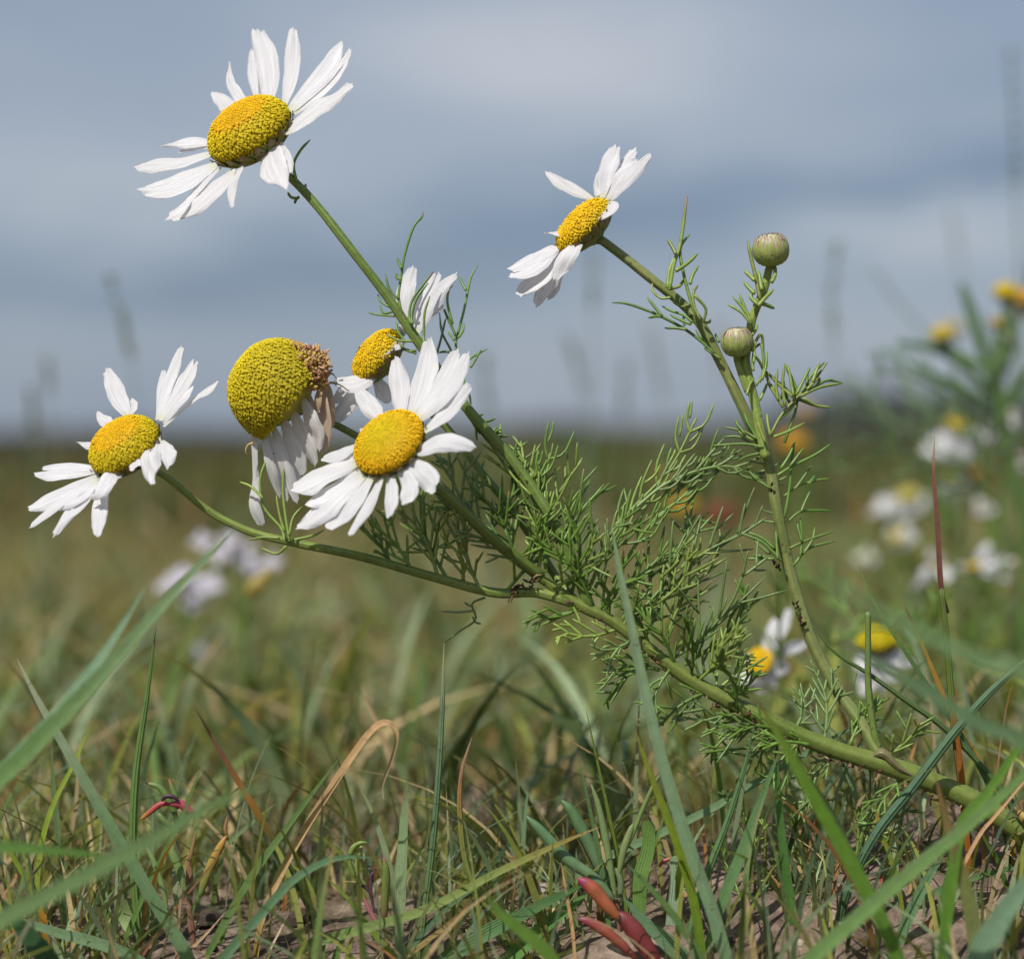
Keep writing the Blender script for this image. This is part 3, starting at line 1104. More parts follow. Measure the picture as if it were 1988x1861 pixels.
# the highest flower
h1, b1 = flower_head(plant, (992, 962), (-0.53, -0.85), 60, 345, 3.1016, 0.70, [
    ([(1040, 690), (1000, 500), (1000, 310)], 95, {}),
    ([(1130, 730), (1110, 470), (1040, 140)], 230, {'cup': .3}),
    ([(1240, 760), (1300, 450), (1320, 130)], 150, {}),
    ([(1280, 790), (1480, 520), (1700, 240)], 170, {}),
    ([(1310, 810), (1540, 590), (1765, 300)], 130, {'dz': [0, -1, -1]}),
    ([(1300, 800), (1480, 620), (1715, 415)], 70, {'dz': [0, -2, -2]}),
    ([(1240, 950), (1480, 760), (1800, 575)], 165, {'dz': [0, -1.5, -1], 'ruffle': 1.6}),
    ([(1200, 1020), (1240, 1120), (1300, 1270)], 120, {'dz': [0, 1, 2]}),
    ([(1130, 1060), (1160, 1220), (1275, 1410)], 250, {'dz': [0, -1, 0], 'prof': [(0, .5), (.2, .9), (.6, 1), (.85, .7), (1, .35)]}),
    ([(930, 1190), (850, 1340), (850, 1540)], 80, {'dz': [0, -1, 0]}),
    ([(850, 1230), (620, 1430), (330, 1650)], 200, {'notch': .16}),
    ([(760, 1220), (560, 1400), (420, 1650)], 70, {}),
    ([(730, 1180), (440, 1310), (110, 1410)], 190, {'notch': .12}),
    ([(720, 1210), (460, 1360), (160, 1440)], 110, {'dz': [0, -1, -1]}),
    ([(700, 1110), (430, 1170), (85, 1225)], 130, {'dz': [0, 1, 1]}),
    ([(700, 1060), (540, 1060), (440, 1110)], 70, {'dz': [0, 2, 2]}),
    ([(690, 1030), (520, 1020), (285, 1068)], 105, {'prof': [(0, .6), (.3, 1), (.6, .95), (.85, .4), (1, .1)]}),
    ([(850, 790), (770, 700), (690, 640)], 150, {'prof': [(0, .9), (.4, 1), (.8, .8), (1, .4)]}),
    ([(930, 720), (830, 560), (830, 400)], 115, {'ruffle': 1.5, 'prof': [(0, .8), (.3, .9), (.7, .7), (1, .2)]}),
], C1, 0.0, 1600, col_top, op_top, seed=3)

# the flower at the left
h2, b2 = flower_head(plant, (930, 985), (-0.50, -0.86), 58, 300, 3.2065, 0.70, [
    ([(950, 730), (860, 560), (775, 355)], 180, {}),
    ([(970, 730), (990, 650), (975, 590)], 85, {'dz': [0, 1, 2]}),
    ([(800, 800), (750, 750), (695, 695)], 120, {'prof': [(0, .9), (.4, 1), (.8, .6), (1, .2)]}),
    ([(680, 960), (610, 955), (535, 937)], 80, {'prof': [(0, 1), (.4, .8), (1, .1)]}),
    ([(720, 1160), (450, 1160), (200, 1200)], 125, {}),
    ([(730, 1150), (500, 1130), (250, 1150)], 80, {'dz': [0, 1, 1]}),
    ([(720, 1200), (450, 1320), (140, 1465)], 160, {}),
    ([(710, 1240), (450, 1380), (165, 1625)], 85, {'dz': [0, -1, -1]}),
    ([(720, 1250), (560, 1380), (360, 1490)], 85, {'dz': [0, -1, 0], 'notch': .15}),
    ([(720, 1260), (500, 1480), (350, 1700)], 115, {'notch': .14}),
    ([(760, 1240), (715, 1480), (708, 1700)], 155, {'dz': [0, 0, 0]}),
    ([(905, 1140), (800, 1210), (720, 1330), (620, 1390)], 165, {'dz': [0, -3, -5, -4], 'n': (-.3, -.8, .3), 'prof': [(0, .25), (.25, .8), (.6, 1), (.9, .8), (1, .4)]}),
    ([(1180, 760), (1260, 480), (1385, 165)], 120, {}),
    ([(1190, 760), (1215, 500), (1240, 350)], 90, {'dz': [0, 1, 1]}),
    ([(1210, 770), (1390, 480), (1510, 290)], 90, {'dz': [0, -1, -1]}),
    ([(1200, 770), (1330, 500), (1480, 275)], 90, {}),
    ([(1230, 790), (1350, 620), (1475, 490)], 70, {'dz': [0, -2, -2]}),
    ([(1230, 815), (1440, 620), (1690, 445)], 75, {'prof': [(0, .4), (.4, .5), (.75, .6), (.9, 1), (1, .9)]}),
    ([(1150, 900), (1110, 1080), (1150, 1290)], 200, {'dz': [0, -3, -3], 'ruffle': 2.5, 'prof': [(0, .55), (.3, .8), (.6, 1), (.85, .8), (1, .4)]}),
    ([(1210, 930), (1265, 1040), (1270, 1150)], 150, {'dz': [0, -2, -2], 'ruffle': 1.5}),
    ([(1110, 1000), (1020, 1090), (985, 1170)], 130, {'dz': [0, -3, -4], 'ruffle': 1.5}),
], C3, -0.004, 1500, col_top, op_top, seed=5)


def col_front(t, d):
    return interp([(0, (0.56, 0.46, 0.010)), (0.55, (0.62, 0.42, 0.006)), (0.75, (0.70, 0.46, 0.010)), (1, (0.66, 0.44, 0.01))], t)


# the flower facing the viewer in the middle
h3, b3 = flower_head(plant, (1085, 1165), (-0.62, -0.785), 50, 236, 2.4486, 0.50, [
    ([(1040, 1040), (960, 930), (885, 835)], 135, {}),
    ([(1150, 1000), (1140, 800), (1120, 632)], 145, {}),
    ([(1210, 1000), (1280, 760), (1315, 515)], 150, {}),
    ([(1240, 1010), (1380, 800), (1505, 590)], 130, {}),
    ([(1270, 1020), (1450, 810), (1565, 600)], 115, {'dz': [0, -1, -1]}),
    ([(1290, 1090), (1430, 970), (1585, 800)], 100, {}),
    ([(1230, 1210), (1410, 1150), (1615, 1190)], 130, {'dz': [0, -2, 0]}),
    ([(1190, 1260), (1290, 1350), (1370, 1460)], 160, {}),
    ([(1150, 1300), (1200, 1420), (1185, 1545)], 125, {'notch': .12}),
    ([(1090, 1340), (1090, 1480), (1085, 1622)], 98, {}),
    ([(1040, 1360), (940, 1560), (838, 1735)], 75, {}),
    ([(970, 1360), (830, 1530), (700, 1695)], 140, {}),
    ([(930, 1350), (730, 1500), (515, 1700)], 150, {'notch': .1}),
    ([(910, 1330), (760, 1430), (570, 1545)], 110, {'dz': [0, 1, 1]}),
    ([(890, 1280), (680, 1350), (485, 1450)], 145, {'dz': [0, 0, 0]}),
    ([(900, 1250), (820, 1260), (730, 1300)], 90, {'dz': [0, 2, 2]}),
    ([(900, 1170), (790, 1225), (665, 1262)], 75, {'dz': [0, 1, 2]}),
    ([(965, 1090), (935, 1088), (905, 1077)], 38, {}),
], C4, -0.012, 1700, col_front, lambda t: 0.0 if t < 0.6 else 0.85, seed=8)

# the flower turned away behind it
h4, b4 = flower_head(plant, (1020, 645), (-0.73, -0.60), 74, 190, 2.4486, 0.62, [
    ([(1190, 500), (1170, 280), (1235, 78)], 130, {'k': .1, 'n': (-.5, -.8, .3)}),
    ([(1170, 520), (1160, 480), (1140, 450)], 60, {'k': .1}),
    ([(1220, 510), (1290, 300), (1390, 120)], 120, {'k': .1, 'dz': [0, 2, 3], 'n': (-.5, -.8, .3)}),
    ([(1250, 500), (1370, 270), (1500, 130)], 95, {'k': .1, 'dz': [0, -1, -1], 'n': (-.5, -.8, .3)}),
    ([(1250, 520), (1310, 390), (1430, 335)], 65, {'k': .1, 'n': (-.5, -.8, .3)}),
    ([(1110, 480), (1080, 490), (1065, 475)], 30, {'k': .1}),
    ([(1110, 530), (1070, 590), (1030, 655)], 75, {'k': 0, 'dz': [-3, -5, -6], 'n': (-.5, -.8, .4)}),
    ([(1150, 540), (1120, 580), (1100, 610)], 75, {'k': 0, 'dz': [-3, -5, -5], 'n': (-.5, -.8, .4)}),
    ([(1010, 730), (890, 790), (740, 790)], 120, {'k': 0, 'dz': [-3, -4, -4], 'n': (-.4, -.7, .6)}),
    ([(960, 780), (850, 890), (745, 1045)], 130, {'k': 0, 'dz': [-2, -3, -2], 'n': (-.5, -.8, .3)}),
    ([(900, 760), (800, 850), (740, 930)], 90, {'k': 0, 'dz': [0, 0, 0], 'n': (-.5, -.8, .3)}),
    ([(1000, 770), (1040, 850), (1080, 930)], 110, {'k': 0, 'n': (-.5, -.8, .3)}),
], C4, 0.006, 950, lambda t, d: interp([(0, (.64, .43, .008)), (.6, (.64, .45, .01)), (1, YELLOW)], t), lambda t: 0.1 if t < 0.4 else 0.85, seed=9)

# the flower at the right, in profile
h5, b5 = flower_head(plant, (528, 560), (-0.72, -0.69), 76, 180, 2.1609, 0.50, [
    ([(575, 415), (450, 345), (318, 268)], 80, {'k': .1, 'n': (-.2, -.7, .8)}),
    ([(600, 400), (600, 320), (618, 255)], 60, {'k': .1, 'dz': [0, 2, 3], 'n': (-.6, -.8, .3)}),
    ([(620, 410), (640, 260), (700, 115)], 105, {'k': .1, 'n': (-.7, -.7, .3), 'notch': .12}),
    ([(640, 410), (720, 260), (812, 135)], 100, {'k': .1, 'dz': [0, 1, 1], 'n': (-.7, -.7, .3), 'notch': .14}),
    ([(640, 420), (710, 300), (820, 200)], 90, {'k': .1, 'dz': [0, -1, -1], 'n': (-.7, -.7, .3)}),
    ([(655, 420), (760, 300), (898, 168)], 75, {'k': .1, 'dz': [0, -2, -3], 'n': (-.7, -.6, .4)}),
    ([(665, 430), (640, 480), (560, 545)], 95, {'k': 0, 'dz': [-2, -5, -6], 'n': (-.5, -.8, .3), 'prof': [(0, .7), (.4, 1), (.8, .7), (1, .2)]}),
    ([(575, 460), (550, 520), (515, 590)], 58, {'k': 0, 'dz': [-4, -5, -6], 'n': (-.5, -.8, .3)}),
    ([(410, 585), (365, 595), (315, 597)], 60, {'k': 0, 'prof': [(0, 1), (.5, .8), (1, .1)]}),
    ([(410, 655), (260, 730), (112, 805)], 95, {'k': 0, 'n': (-.4, -.7, .6), 'notch': .14}),
    ([(400, 670), (270, 770), (120, 830)], 80, {'k': 0, 'dz': [0, -1, -1], 'n': (-.4, -.7, .6)}),
    ([(430, 670), (300, 800), (160, 935)], 115, {'k': 0, 'n': (-.4, -.7, .5)}),
    ([(440, 680), (330, 850), (268, 1005)], 115, {'k': 0, 'n': (-.5, -.8, .3), 'notch': .12}),
    ([(455, 680), (370, 830), (335, 960)], 80, {'k': 0, 'dz': [0, 1, 2], 'n': (-.5, -.8, .3)}),
    ([(500, 635), (440, 710), (365, 850)], 110, {'k': 0, 'dz': [-4, -6, -6], 'n': (-.4, -.8, .4)}),
    ([(480, 660), (460, 700), (440, 750)], 60, {'k': 0, 'dz': [-4, -5, -5], 'n': (-.4, -.8, .4)}),
], C2, 0.004, 850, lambda t, d: interp([(0, (.64, .42, .008)), (.7, (.64, .44, .01)), (1, YELLOW)], t), lambda t: 0.05 if t < 0.45 else 0.8, seed=12)


# the old head, its disc swollen to a cone, petals withered and hanging
def col_old(t, d):
    base = interp([(0, (0.58, 0.47, 0.018)), (.5, (0.52, 0.43, 0.018)), (1, (0.44, 0.37, 0.02))], t)
    if d is None:
        return base
    k = (d.dot(CR) * 0.654 + d.dot(CU) * 0.756) / 0.0105
    f = max(0.0, min(1.0, (k - 0.74 + 0.10 * mnoise.noise(d * 900)) / 0.18)) * (1 if t > .35 else 0)
    return tuple(a_ + (b_ - a_) * f for a_, b_ in zip(base, (0.50, 0.30, 0.17)))


OLDW = (0.80, 0.78, 0.75)


def withered(head, c3, ax, R, kU):
    """brown shrivelled florets pushed out at the upper right of the old head"""
    rr = random.Random(4)
    mb = MB()
    for _ in range(1500):
        x, y = rr.gauss(605, 50), rr.gauss(725, 58)
        if not (500 < x < 700 and 600 < y < 850):
            continue
        p = P(*C4(x, y), 0.002 + rr.uniform(-.007, .006))
        d = Vector((rr.uniform(-.5, 1), rr.uniform(-1, .6), rr.uniform(-.3, 1))).normalized()
        ln = rr.uniform(.0007, .0019)
        col = rr.choice([(.42, .25, .14), (.52, .34, .20), (.30, .16, .09), (.50, .38, .10)])
        mb.tube([p, p + d * ln * .5, p + d * ln], [.16e-3, .20e-3, .26e-3], [col] * 3, sides=5)
    mb.build('withered_florets', M_DISC, head, origin=P(*C4(600, 715), .002))
    mb = MB()
    for pts in ([(660, 760), (700, 740), (740, 745), (765, 775)], [(690, 800), (740, 800), (790, 815), (840, 850)], [(680, 740), (700, 725), (730, 740)],
                [(260, 1165), (230, 1175), (215, 1210), (225, 1240)], [(330, 1090), (300, 1085), (260, 1100), (250, 1115)]):
        v = [P(*C4(x, y), -0.002) for x, y in pts]
        cl = catmull(v, 8)
        mb.tube(cl, [.28e-3 * (1 - i / 12) for i in range(9)], [(.22, .24, .14) if pts[0][0] > 500 else (.45, .30, .12)] * 9, sides=5)
    mb.build('sepal', M_STEM, head, origin=P(*C4(680, 760), -.002))
h6, b6 = flower_head(plant, (470, 880), (-0.80, -0.60), 80, 318, 2.4486, 1.12, [
    ([(262, 1130), (272, 1400), (262, 1540), (325, 1685)], 95, {'k': 0, 'n': (-.45, -.8, .2), 'rr': 1, 'dz': [-1, -1, -2, -1], 'prof': [(0, .5), (.3, .45), (.5, .5), (.7, .9), (1, .8)]}),
    ([(315, 1110), (360, 1300), (425, 1500)], 75, {'k': 0, 'n': (-.45, -.8, .2), 'rr': 1, 'dz': [-1, -2, 0]}),
    ([(345, 1090), (400, 1300), (470, 1540)], 70, {'k': 0, 'n': (-.45, -.8, .2), 'rr': 1, 'dz': [1, 1, 1]}),
    ([(375, 1060), (440, 1280), (530, 1540)], 95, {'k': 0, 'n': (-.45, -.8, .2), 'rr': 1, 'dz': [-2, -3, -2]}),
    ([(430, 1010), (500, 1180), (570, 1370)], 105, {'k': 0, 'n': (-.45, -.8, .2), 'rr': 1, 'dz': [-3, -4, -3]}),
    ([(450, 1010), (480, 1250), (560, 1480)], 80, {'k': 0, 'n': (-.45, -.8, .2), 'rr': 1, 'dz': [-1, 0, 0]}),
    ([(490, 960), (550, 1110), (640, 1310)], 105, {'k': 0, 'n': (-.45, -.8, .2), 'rr': 1, 'dz': [-4, -5, -4]}),
    ([(560, 900), (610, 1040), (665, 1220)], 110, {'k': 0, 'n': (-.45, -.8, .2), 'rr': 1, 'dz': [-5, -6, -5]}),
    ([(600, 880), (640, 1060), (690, 1230)], 80, {'k': 0, 'n': (-.45, -.8, .2), 'rr': 1, 'dz': [-3, -3, -3], 'col': (0.62, 0.54, 0.46)}),
    ([(665, 810), (690, 960), (700, 1230)], 75, {'k': 0, 'n': (-.45, -.8, .2), 'rr': 1, 'dz': [-3, -5, -4], 'col': TAN, 'ruffle': 1.3, 'cup': .2}),
    ([(700, 790), (725, 920), (742, 1080)], 60, {'k': 0, 'n': (-.45, -.8, .2), 'rr': 1, 'dz': [-1, -3, -2], 'col': (0.62, 0.50, 0.38), 'ruffle': 1.3, 'cup': .2}),
    ([(670, 800), (650, 900), (640, 1000)], 50, {'k': 0, 'n': (-.45, -.8, .2), 'rr': 1, 'dz': [-4, -6, -5], 'col': (0.52, 0.38, 0.25), 'ruffle': 1.2, 'cup': .2}),
], C4, 0.002, 2700, col_old, lambda t: 0.95, petal_col=OLDW, cone=0.82, cupk=0.28, seed=15, bracts=False, extras=withered)


def buds_and_stems():
    # ---- stems
    s_main = MB()
    main = stems(s_main, C0, [(1040, 1112), (1110, 1165), (1200, 1213), (1330, 1312), (1450, 1378), (1600, 1447), (1750, 1495), (1900, 1560), (2030, 1660), (2060, 1760)],
                 9.5, 24, [0.0] * 10, cols=((0.08, 0.13, 0.018), (0.16, 0.19, 0.045)), n=60, sides=14)
    s_main.build('stem', M_STEM, plant, origin=plant_base)

    def branch(pts, C, r0, r1, dys, cols=(STEM_G, (0.15, 0.21, 0.05)), foot=None):
        mb = MB()
        stems(mb, C, pts, r0, r1, dys, cols)
        return mb.build('branch', M_STEM, plant, origin=P(*C(*pts[-1]), dys if not isinstance(dys, list) else dys[-1]))

    def from_head(base3, pts, C, r0, r1, dys, cols=(STEM_G, (0.15, 0.21, 0.05))):
        mb = MB()
        v = [base3] + [P(*C(x, y), d) for (x, y), d in zip(pts, dys)]
        n = len(v) * 6
        pp = catmull(v, n)
        ph = random.uniform(0, 50)
        rad = [(r0 + (r1 - r0) * i / n) * 1e-4 * (1 + .05 * mnoise.noise((i * .3, ph, 0))) for i in range(n + 1)]
        cs = [tuple(a_ + (b_ - a_) * (0.5 + 0.5 * mnoise.noise((i * .15, ph, 3))) for a_, b_ in zip(*cols)) for i in range(n + 1)]
        mb.tube(pp, rad, cs, sides=10)
        return mb.build('branch', M_STEM, plant, origin=pp[-1])
    from_head(b1, [(567, 348), (620, 405), (690, 495), (755, 580), (815, 668), (905, 790), (1000, 900), (1090, 1040), (1145, 1178)], C0, 8.0, 11.5,
              [0.003, 0.002, 0.0, 0.0, 0.0, 0.0, 0.001, 0.0, 0.0])
    from_head(b3, [(860, 955), (966, 1052), (1050, 1118)], C0, 8, 11, [-0.008, -0.004, 0.0], cols=((.10, .15, .028), (.13, .18, .035)))
    from_head(b2, [(322, 925), (400, 988), (480, 1030), (565, 1052), (700, 1080), (850, 1122), (960, 1150), (1040, 1150), (1115, 1170)], C0, 6.5, 11,
              [0.0, 0, 0, 0, 0, 0, 0.0, 0, 0], cols=((.11, .17, .03), (.20, .26, .06)))
    from_head(b4, [(800, 770), (868, 830), (930, 910), (1010, 1010), (1080, 1120), (1120, 1170)], C0, 7, 9, [0.010, 0.012, 0.010, 0.008, 0.003, 0])
    from_head(b6, [(700, 850), (790, 905), (880, 980), (980, 1070), (1060, 1130)], C0, 7, 9, [0.006, 0.008, 0.008, 0.005, 0])
    from_head(b5, [(1167, 466), (1210, 498), (1269, 545), (1327, 592), (1362, 632), (1396, 697), (1425, 755), (1460, 830), (1492, 900), (1508, 985), (1528, 1085),
                   (1545, 1150), (1572, 1235), (1620, 1330), (1670, 1400), (1712, 1470)], C0, 8.5, 13.5,
              [0.004] * 4 + [0.003] * 6 + [0.004] * 4 + [0.002, 0.0], cols=((.13, .19, .045), (.27, .29, .10)))
    # two buds with their stalks
    for (bx, by, R, tiltx, foot) in ((1528, 690, 89, -0.12, [(1518, 790), (1490, 900), (1430, 1050), (1402, 1200), (1395, 1300), (1440, 1500), (1478, 1690), (1500, 1790)]),
                                     (1347, 1182, 80, -0.08, [(1350, 1275), (1375, 1350), (1410, 1440)])):
        u, v = C2(bx, by)
        dyb = -0.001
        c3 = P(u, v, dyb)
        k = 1e-4 / (2.1609 * 1.2741)
        ax = (CU + CR * tiltx - CF * 0.15).normalized()
        R3 = R * k
        mb = MB()
        lathe(mb, c3, ax, [(-0.95 * R3, 0.30 * R3), (-0.86 * R3, 0.62 * R3), (-0.62 * R3, 0.88 * R3), (-0.25 * R3, 1.0 * R3), (0.15 * R3, 0.97 * R3),
                           (0.55 * R3, 0.84 * R3), (0.88 * R3, 0.60 * R3), (1.0 * R3, 0.30 * R3)],
              cols=[(0, (0.20, 0.27, 0.06)), (.5, (0.30, 0.35, 0.11)), (.8, (0.36, 0.36, 0.18)), (1, (.40, .36, .25))])
        e1 = ax.orthogonal().normalized()
        e2 = ax.cross(e1)
        for row, (t0, t1_, m) in enumerate([(-0.75, 0.30, 12), (-0.5, 0.62, 15), (-0.2, 0.92, 17)]):
            for q in range(m):
                a_ = 2 * math.pi * (q + row * .4 + random.uniform(-.3, .3)) / m
                t1 = t1_ + random.uniform(-.12, .1)
                wj = random.uniform(.8, 1.25)
                lift = random.uniform(0, .05)
                d = e1 * math.cos(a_) + e2 * math.sin(a_)
                s_ = ax.cross(d)
                vs, cs = [], []
                for i in range(7):
                    t = t0 + (t1 - t0) * i / 6
                    rad = math.sqrt(max(0.10, 1 - (t * (0.86 if t > 0 else .95)) ** 2)) * 1.02 + 0.03
                    w = 0.19 * wj * [0.7, 1, 1.05, 1.0, .85, .6, .22][i]
                    for sd in (-1, 0, 1):
                        vs.append(c3 + ax * t * R3 + d * (rad + lift * i / 6 + (0.05 if sd == 0 else -0.02)) * R3 + s_ * sd * w * R3)
                        if sd == 0:
                            cs.append((0.22, 0.28, 0.055) if i < 5 else (0.24, 0.16, 0.10))
                        else:
                            cs.append((0.30, 0.36, 0.12) if i < 4 else (0.36, 0.28, 0.22))
                mb.add(vs, [(i * 3 + j, i * 3 + j + 1, i * 3 + j + 4, i * 3 + j + 3) for i in range(6) for j in range(2)], cs)
        # frayed papery tips
        for q in range(30):
            a_ = random.uniform(0, 6.28)
            d = e1 * math.cos(a_) + e2 * math.sin(a_)
            p0 = c3 + ax * R3 * 0.8 + d * R3 * random.uniform(.2, .5)
            thread(mb, [p0, p0 + ax * R3 * .1 + d * R3 * .05, p0 + ax * R3 * random.uniform(.15, .25) + d * R3 * random.uniform(-.1, .2)], R3 * .035, (.42, .33, .28), (.30, .17, .14), n=4)
        mb.build('bud', M_STEM, plant, origin=c3)
        mb = MB()
        vv = [c3 - ax * R3 * 0.9] + [P(*C2(x, y), dyb + 0.0015) for x, y in foot]
        n = len(vv) * 6
        pp = catmull(vv, n)
        mb.tube(pp, [(7.5 + 2.5 * i / n) * 1e-4 for i in range(n + 1)], [(.20, .27, .06)] * (n + 1), sides=9)
        mb.build('branch', M_STEM, plant, origin=pp[-1])
    # the broken stub
    branch([C9(1166, 30), C9(1166, 200), C9(1168, 420), C9(1195, 640), C9(1220, 740)], C0, 5.5, 8, [0.0] * 5)
    mb = MB()
    p0 = P(*C9(1166, 34), 0.0)
    for q in range(5):
        thread(mb, [p0, p0 + Vector((random.uniform(-.0005, .0005), 0, .0006)), p0 + Vector((random.uniform(-.0008, .0008), 0, random.uniform(.001, .002)))], 1.2e-4, (.20, .10, .08), n=4)
    mb.build('broken_tip', M_STEM, plant, origin=p0)


buds_and_stems()


def clinging_bits():
    """shrivelled leaf bases, soil and a pinkish joint on the stem"""
    rr = random.Random(9)
    mb = MB()
    path = [(990, 1150), (1040, 1122), (1200, 1222), (1330, 1330), (1450, 1392), (1600, 1465), (1750, 1515), (1900, 1580)]
    for q in range(150):
        i = rr.randrange(len(path) - 1) if rr.random() < .5 else rr.choice([0, 3, 4, 5, 6])
        i = min(i, len(path) - 2)
        f = rr.random()
        u = path[i][0] + (path[i + 1][0] - path[i][0]) * f
        v = path[i][1] + (path[i + 1][1] - path[i][1]) * f + rr.uniform(-6, 10)
        p = P(u, v, rr.uniform(-.0022, .0))
        d = Vector((rr.uniform(-1, 1), rr.uniform(-1, 0), rr.uniform(-1, .6))).normalized()
        ln = rr.uniform(.0004, .0018)
        col = rr.choice([(.06, .03, .025), (.10, .05, .03), (.20, .13, .07), (.30, .22, .13), (.12, .08, .05)])
        m = p + d * ln * .5 + Vector((rr.uniform(-1, 1), 0, rr.uniform(-1, 1))) * ln * .2
        mb.tube([p, m, p + d * ln], [.16e-3, .22e-3, .1e-3], [col] * 3, sides=5)
    for (x, y) in ((1500, 1072), (1512, 1100), (1498, 950), (1545, 1180), (1552, 1200), (1560, 1215), (1508, 1095)):
        for q in range(4):
            p = P(x + rr.uniform(-6, 6), y + rr.uniform(-9, 9), .002)
            mb.tube([p, p + Vector((rr.uniform(-.0005, .0005), -.0003, .0006))], [.25e-3, .15e-3], [(.06, .03, .025)] * 2, sides=5)
    mb.build('withered_leaf_base', M_DRY, plant, origin=P(1450, 1392, 0))
    mb = MB()
    cl = catmull([P(1690, 1470, -.001), P(1715, 1462, -.0015), P(1745, 1490, -.0018), P(1800, 1520, -.0015)], 12)
    mb.tube(cl, [1.0e-3 * interp([(0, .3), (.3, 1), (.6, .7), (1, .15)], i / 12) for i in range(13)], [(.17, .15, .07)] * 13, sides=9)
    mb.build('joint', M_STEM, plant, origin=cl[3])


clinging_bits()


def traced_leaves():
    G, B, Y = LEAF_G, (0.095, 0.16, 0.05), LEAF_Y
    BR = (0.20, 0.09, 0.05)

    def leaf(C, threads, dy, r=3.0, col=G):
        mb = MB()
        for th in threads:
            pts = th[0] if isinstance(th, tuple) else th
            tc = BR if isinstance(th, tuple) else None
            tthread(mb, C, pts, dy + random.uniform(-0.0005, 0.0005), r, tuple(c * random.uniform(.85, 1.15) for c in col), tc)
        mb.build('leaf', M_LEAF, plant, origin=P(*C(*(threads[0][0][0] if isinstance(threads[0], tuple) else threads[0][0])), dy))
    # on the tallest stalk
    leaf(C1, [[(1345, 1330), (1322, 1200), (1375, 1090), (1448, 1012)], [(1398, 1402), (1412, 1375), (1414, 1350)],
              [(1345, 1460), (1300, 1450), (1278, 1415)], [(1360, 1450), (1340, 1470), (1330, 1500)]], 0.002, 3.2)
    leaf(C11, [([(430, 1260), (400, 1080), (430, 850), (470, 600), (570, 290), (660, 180), (685, 120)], 1), [(430, 760), (405, 700), (383, 640)],
               [(430, 890), (375, 870), (380, 820)], [(395, 1115), (290, 990), (245, 830)]], 0.0, 2.9)
    leaf(C11, [[(290, 1205), (190, 1140), (160, 1060)], [(340, 1255), (230, 1280), (185, 1190)], [(360, 1310), (200, 1300), (55, 1275)]], 0.0, 2.5)
    leaf(C11, [([(540, 1400), (520, 1300), (560, 1120), (680, 950), (800, 800)], 1), [(560, 1400), (550, 1320), (600, 1120), (740, 930)]], -0.002, 3.0)
    leaf(C11, [[(690, 1620), (690, 1530), (700, 1270), (760, 1080)]], -0.002, 2.8)
    leaf(C11, [([(560, 1600), (400, 1590), (250, 1520)], 1), [(480, 1610), (390, 1480), (375, 1380)], [(600, 1700), (520, 1720), (430, 1650), (400, 1580)],
               [(600, 1740), (500, 1700), (430, 1700)]], -0.002, 2.8)
    leaf(C11, [[(1176, 2355), (1090, 2000), (1060, 1650), (1080, 1520), (1150, 1250), (1190, 1050), (1230, 870), (1310, 730)], [(1175, 1015), (1130, 930), (1090, 850)],
               [(1060, 1540), (960, 1320), (905, 1190)], ([(1020, 1400), (960, 1150), (980, 1000), (1022, 960)], 1), [(1045, 1590), (970, 1490)],
               [(1085, 1560), (1140, 1480), (1150, 1390)]], 0.006, 2.9)
    leaf(C11, [[(1176, 2355), (1060, 1900), (1000, 1700), (900, 1500), (870, 1270)], [(800, 1870), (880, 1600), (950, 1300)], [(1000, 1730), (930, 1720), (860, 1730)]], 0.008, 2.7)
    leaf(C11, [[(1176, 2355), (1150, 2050), (1190, 1840), (1300, 1750), (1420, 1690)], [(1230, 1900), (1290, 1800), (1350, 1700)]], 0.004, 2.6)
    leaf(C4, [[(1500, 900), (1430, 930), (1400, 880), (1400, 820)], [(1480, 880), (1560, 860), (1580, 930)]], 0.003, 2.6)
    # on the left stalk
    leaf(C4, [[(450, 1760), (430, 1680), (330, 1560), (300, 1400), (340, 1270), (390, 1222)], [(320, 1500), (250, 1430), (180, 1400)],
              [(480, 1760), (455, 1600), (440, 1450), (448, 1250)], [(480, 1720), (500, 1620), (555, 1550)], [(450, 1700), (420, 1600), (400, 1480)]], -0.003, 3.0, Y)
    leaf(C4, [[(510, 1750), (620, 1725), (690, 1690)], [(460, 1790), (400, 1835), (312, 1800)], [(420, 1740), (320, 1735), (238, 1750)]], -0.003, 3.0, Y)
    # curled leaf hanging below
    leaf(C5, [[(440, 1165), (370, 1200), (390, 1285), (300, 1350), (220, 1412)], [(385, 1235), (300, 1245), (200, 1240)], [(375, 1270), (390, 1300), (420, 1308)],
              [(370, 1215), (340, 1200), (330, 1190)]], 0.002, 2.5, (0.12, .17, .05))
    # right stalk, under the profile flower
    leaf(C2, [([(985, 900), (1010, 760), (1045, 650), (1080, 400)], 1), [(1020, 710), (1000, 670), (975, 630)], [(975, 890), (985, 800), (1015, 720)],
              [(1020, 800), (1080, 760), (1136, 708)]], -0.001, 4.0, Y)
    leaf(C2, [[(1130, 1040), (1090, 930), (1050, 760), (1045, 670), (1095, 602)], [(1095, 870), (1110, 820), (1140, 772)], [(990, 895), (1040, 880), (1065, 840)]], -0.001, 3.6, Y)
    leaf(C2, [[(1000, 940), (940, 945), (895, 905), (895, 860)], [(1090, 980), (1050, 990), (1000, 965)]], 0.001, 3.0, Y)
    leaf(C2, [([(1150, 1060), (1115, 980), (1115, 910), (1138, 877)], 1), [(1120, 930), (1180, 1000), (1170, 1070), (1200, 1072), (1203, 1055)]], -0.002, 3.2, Y)
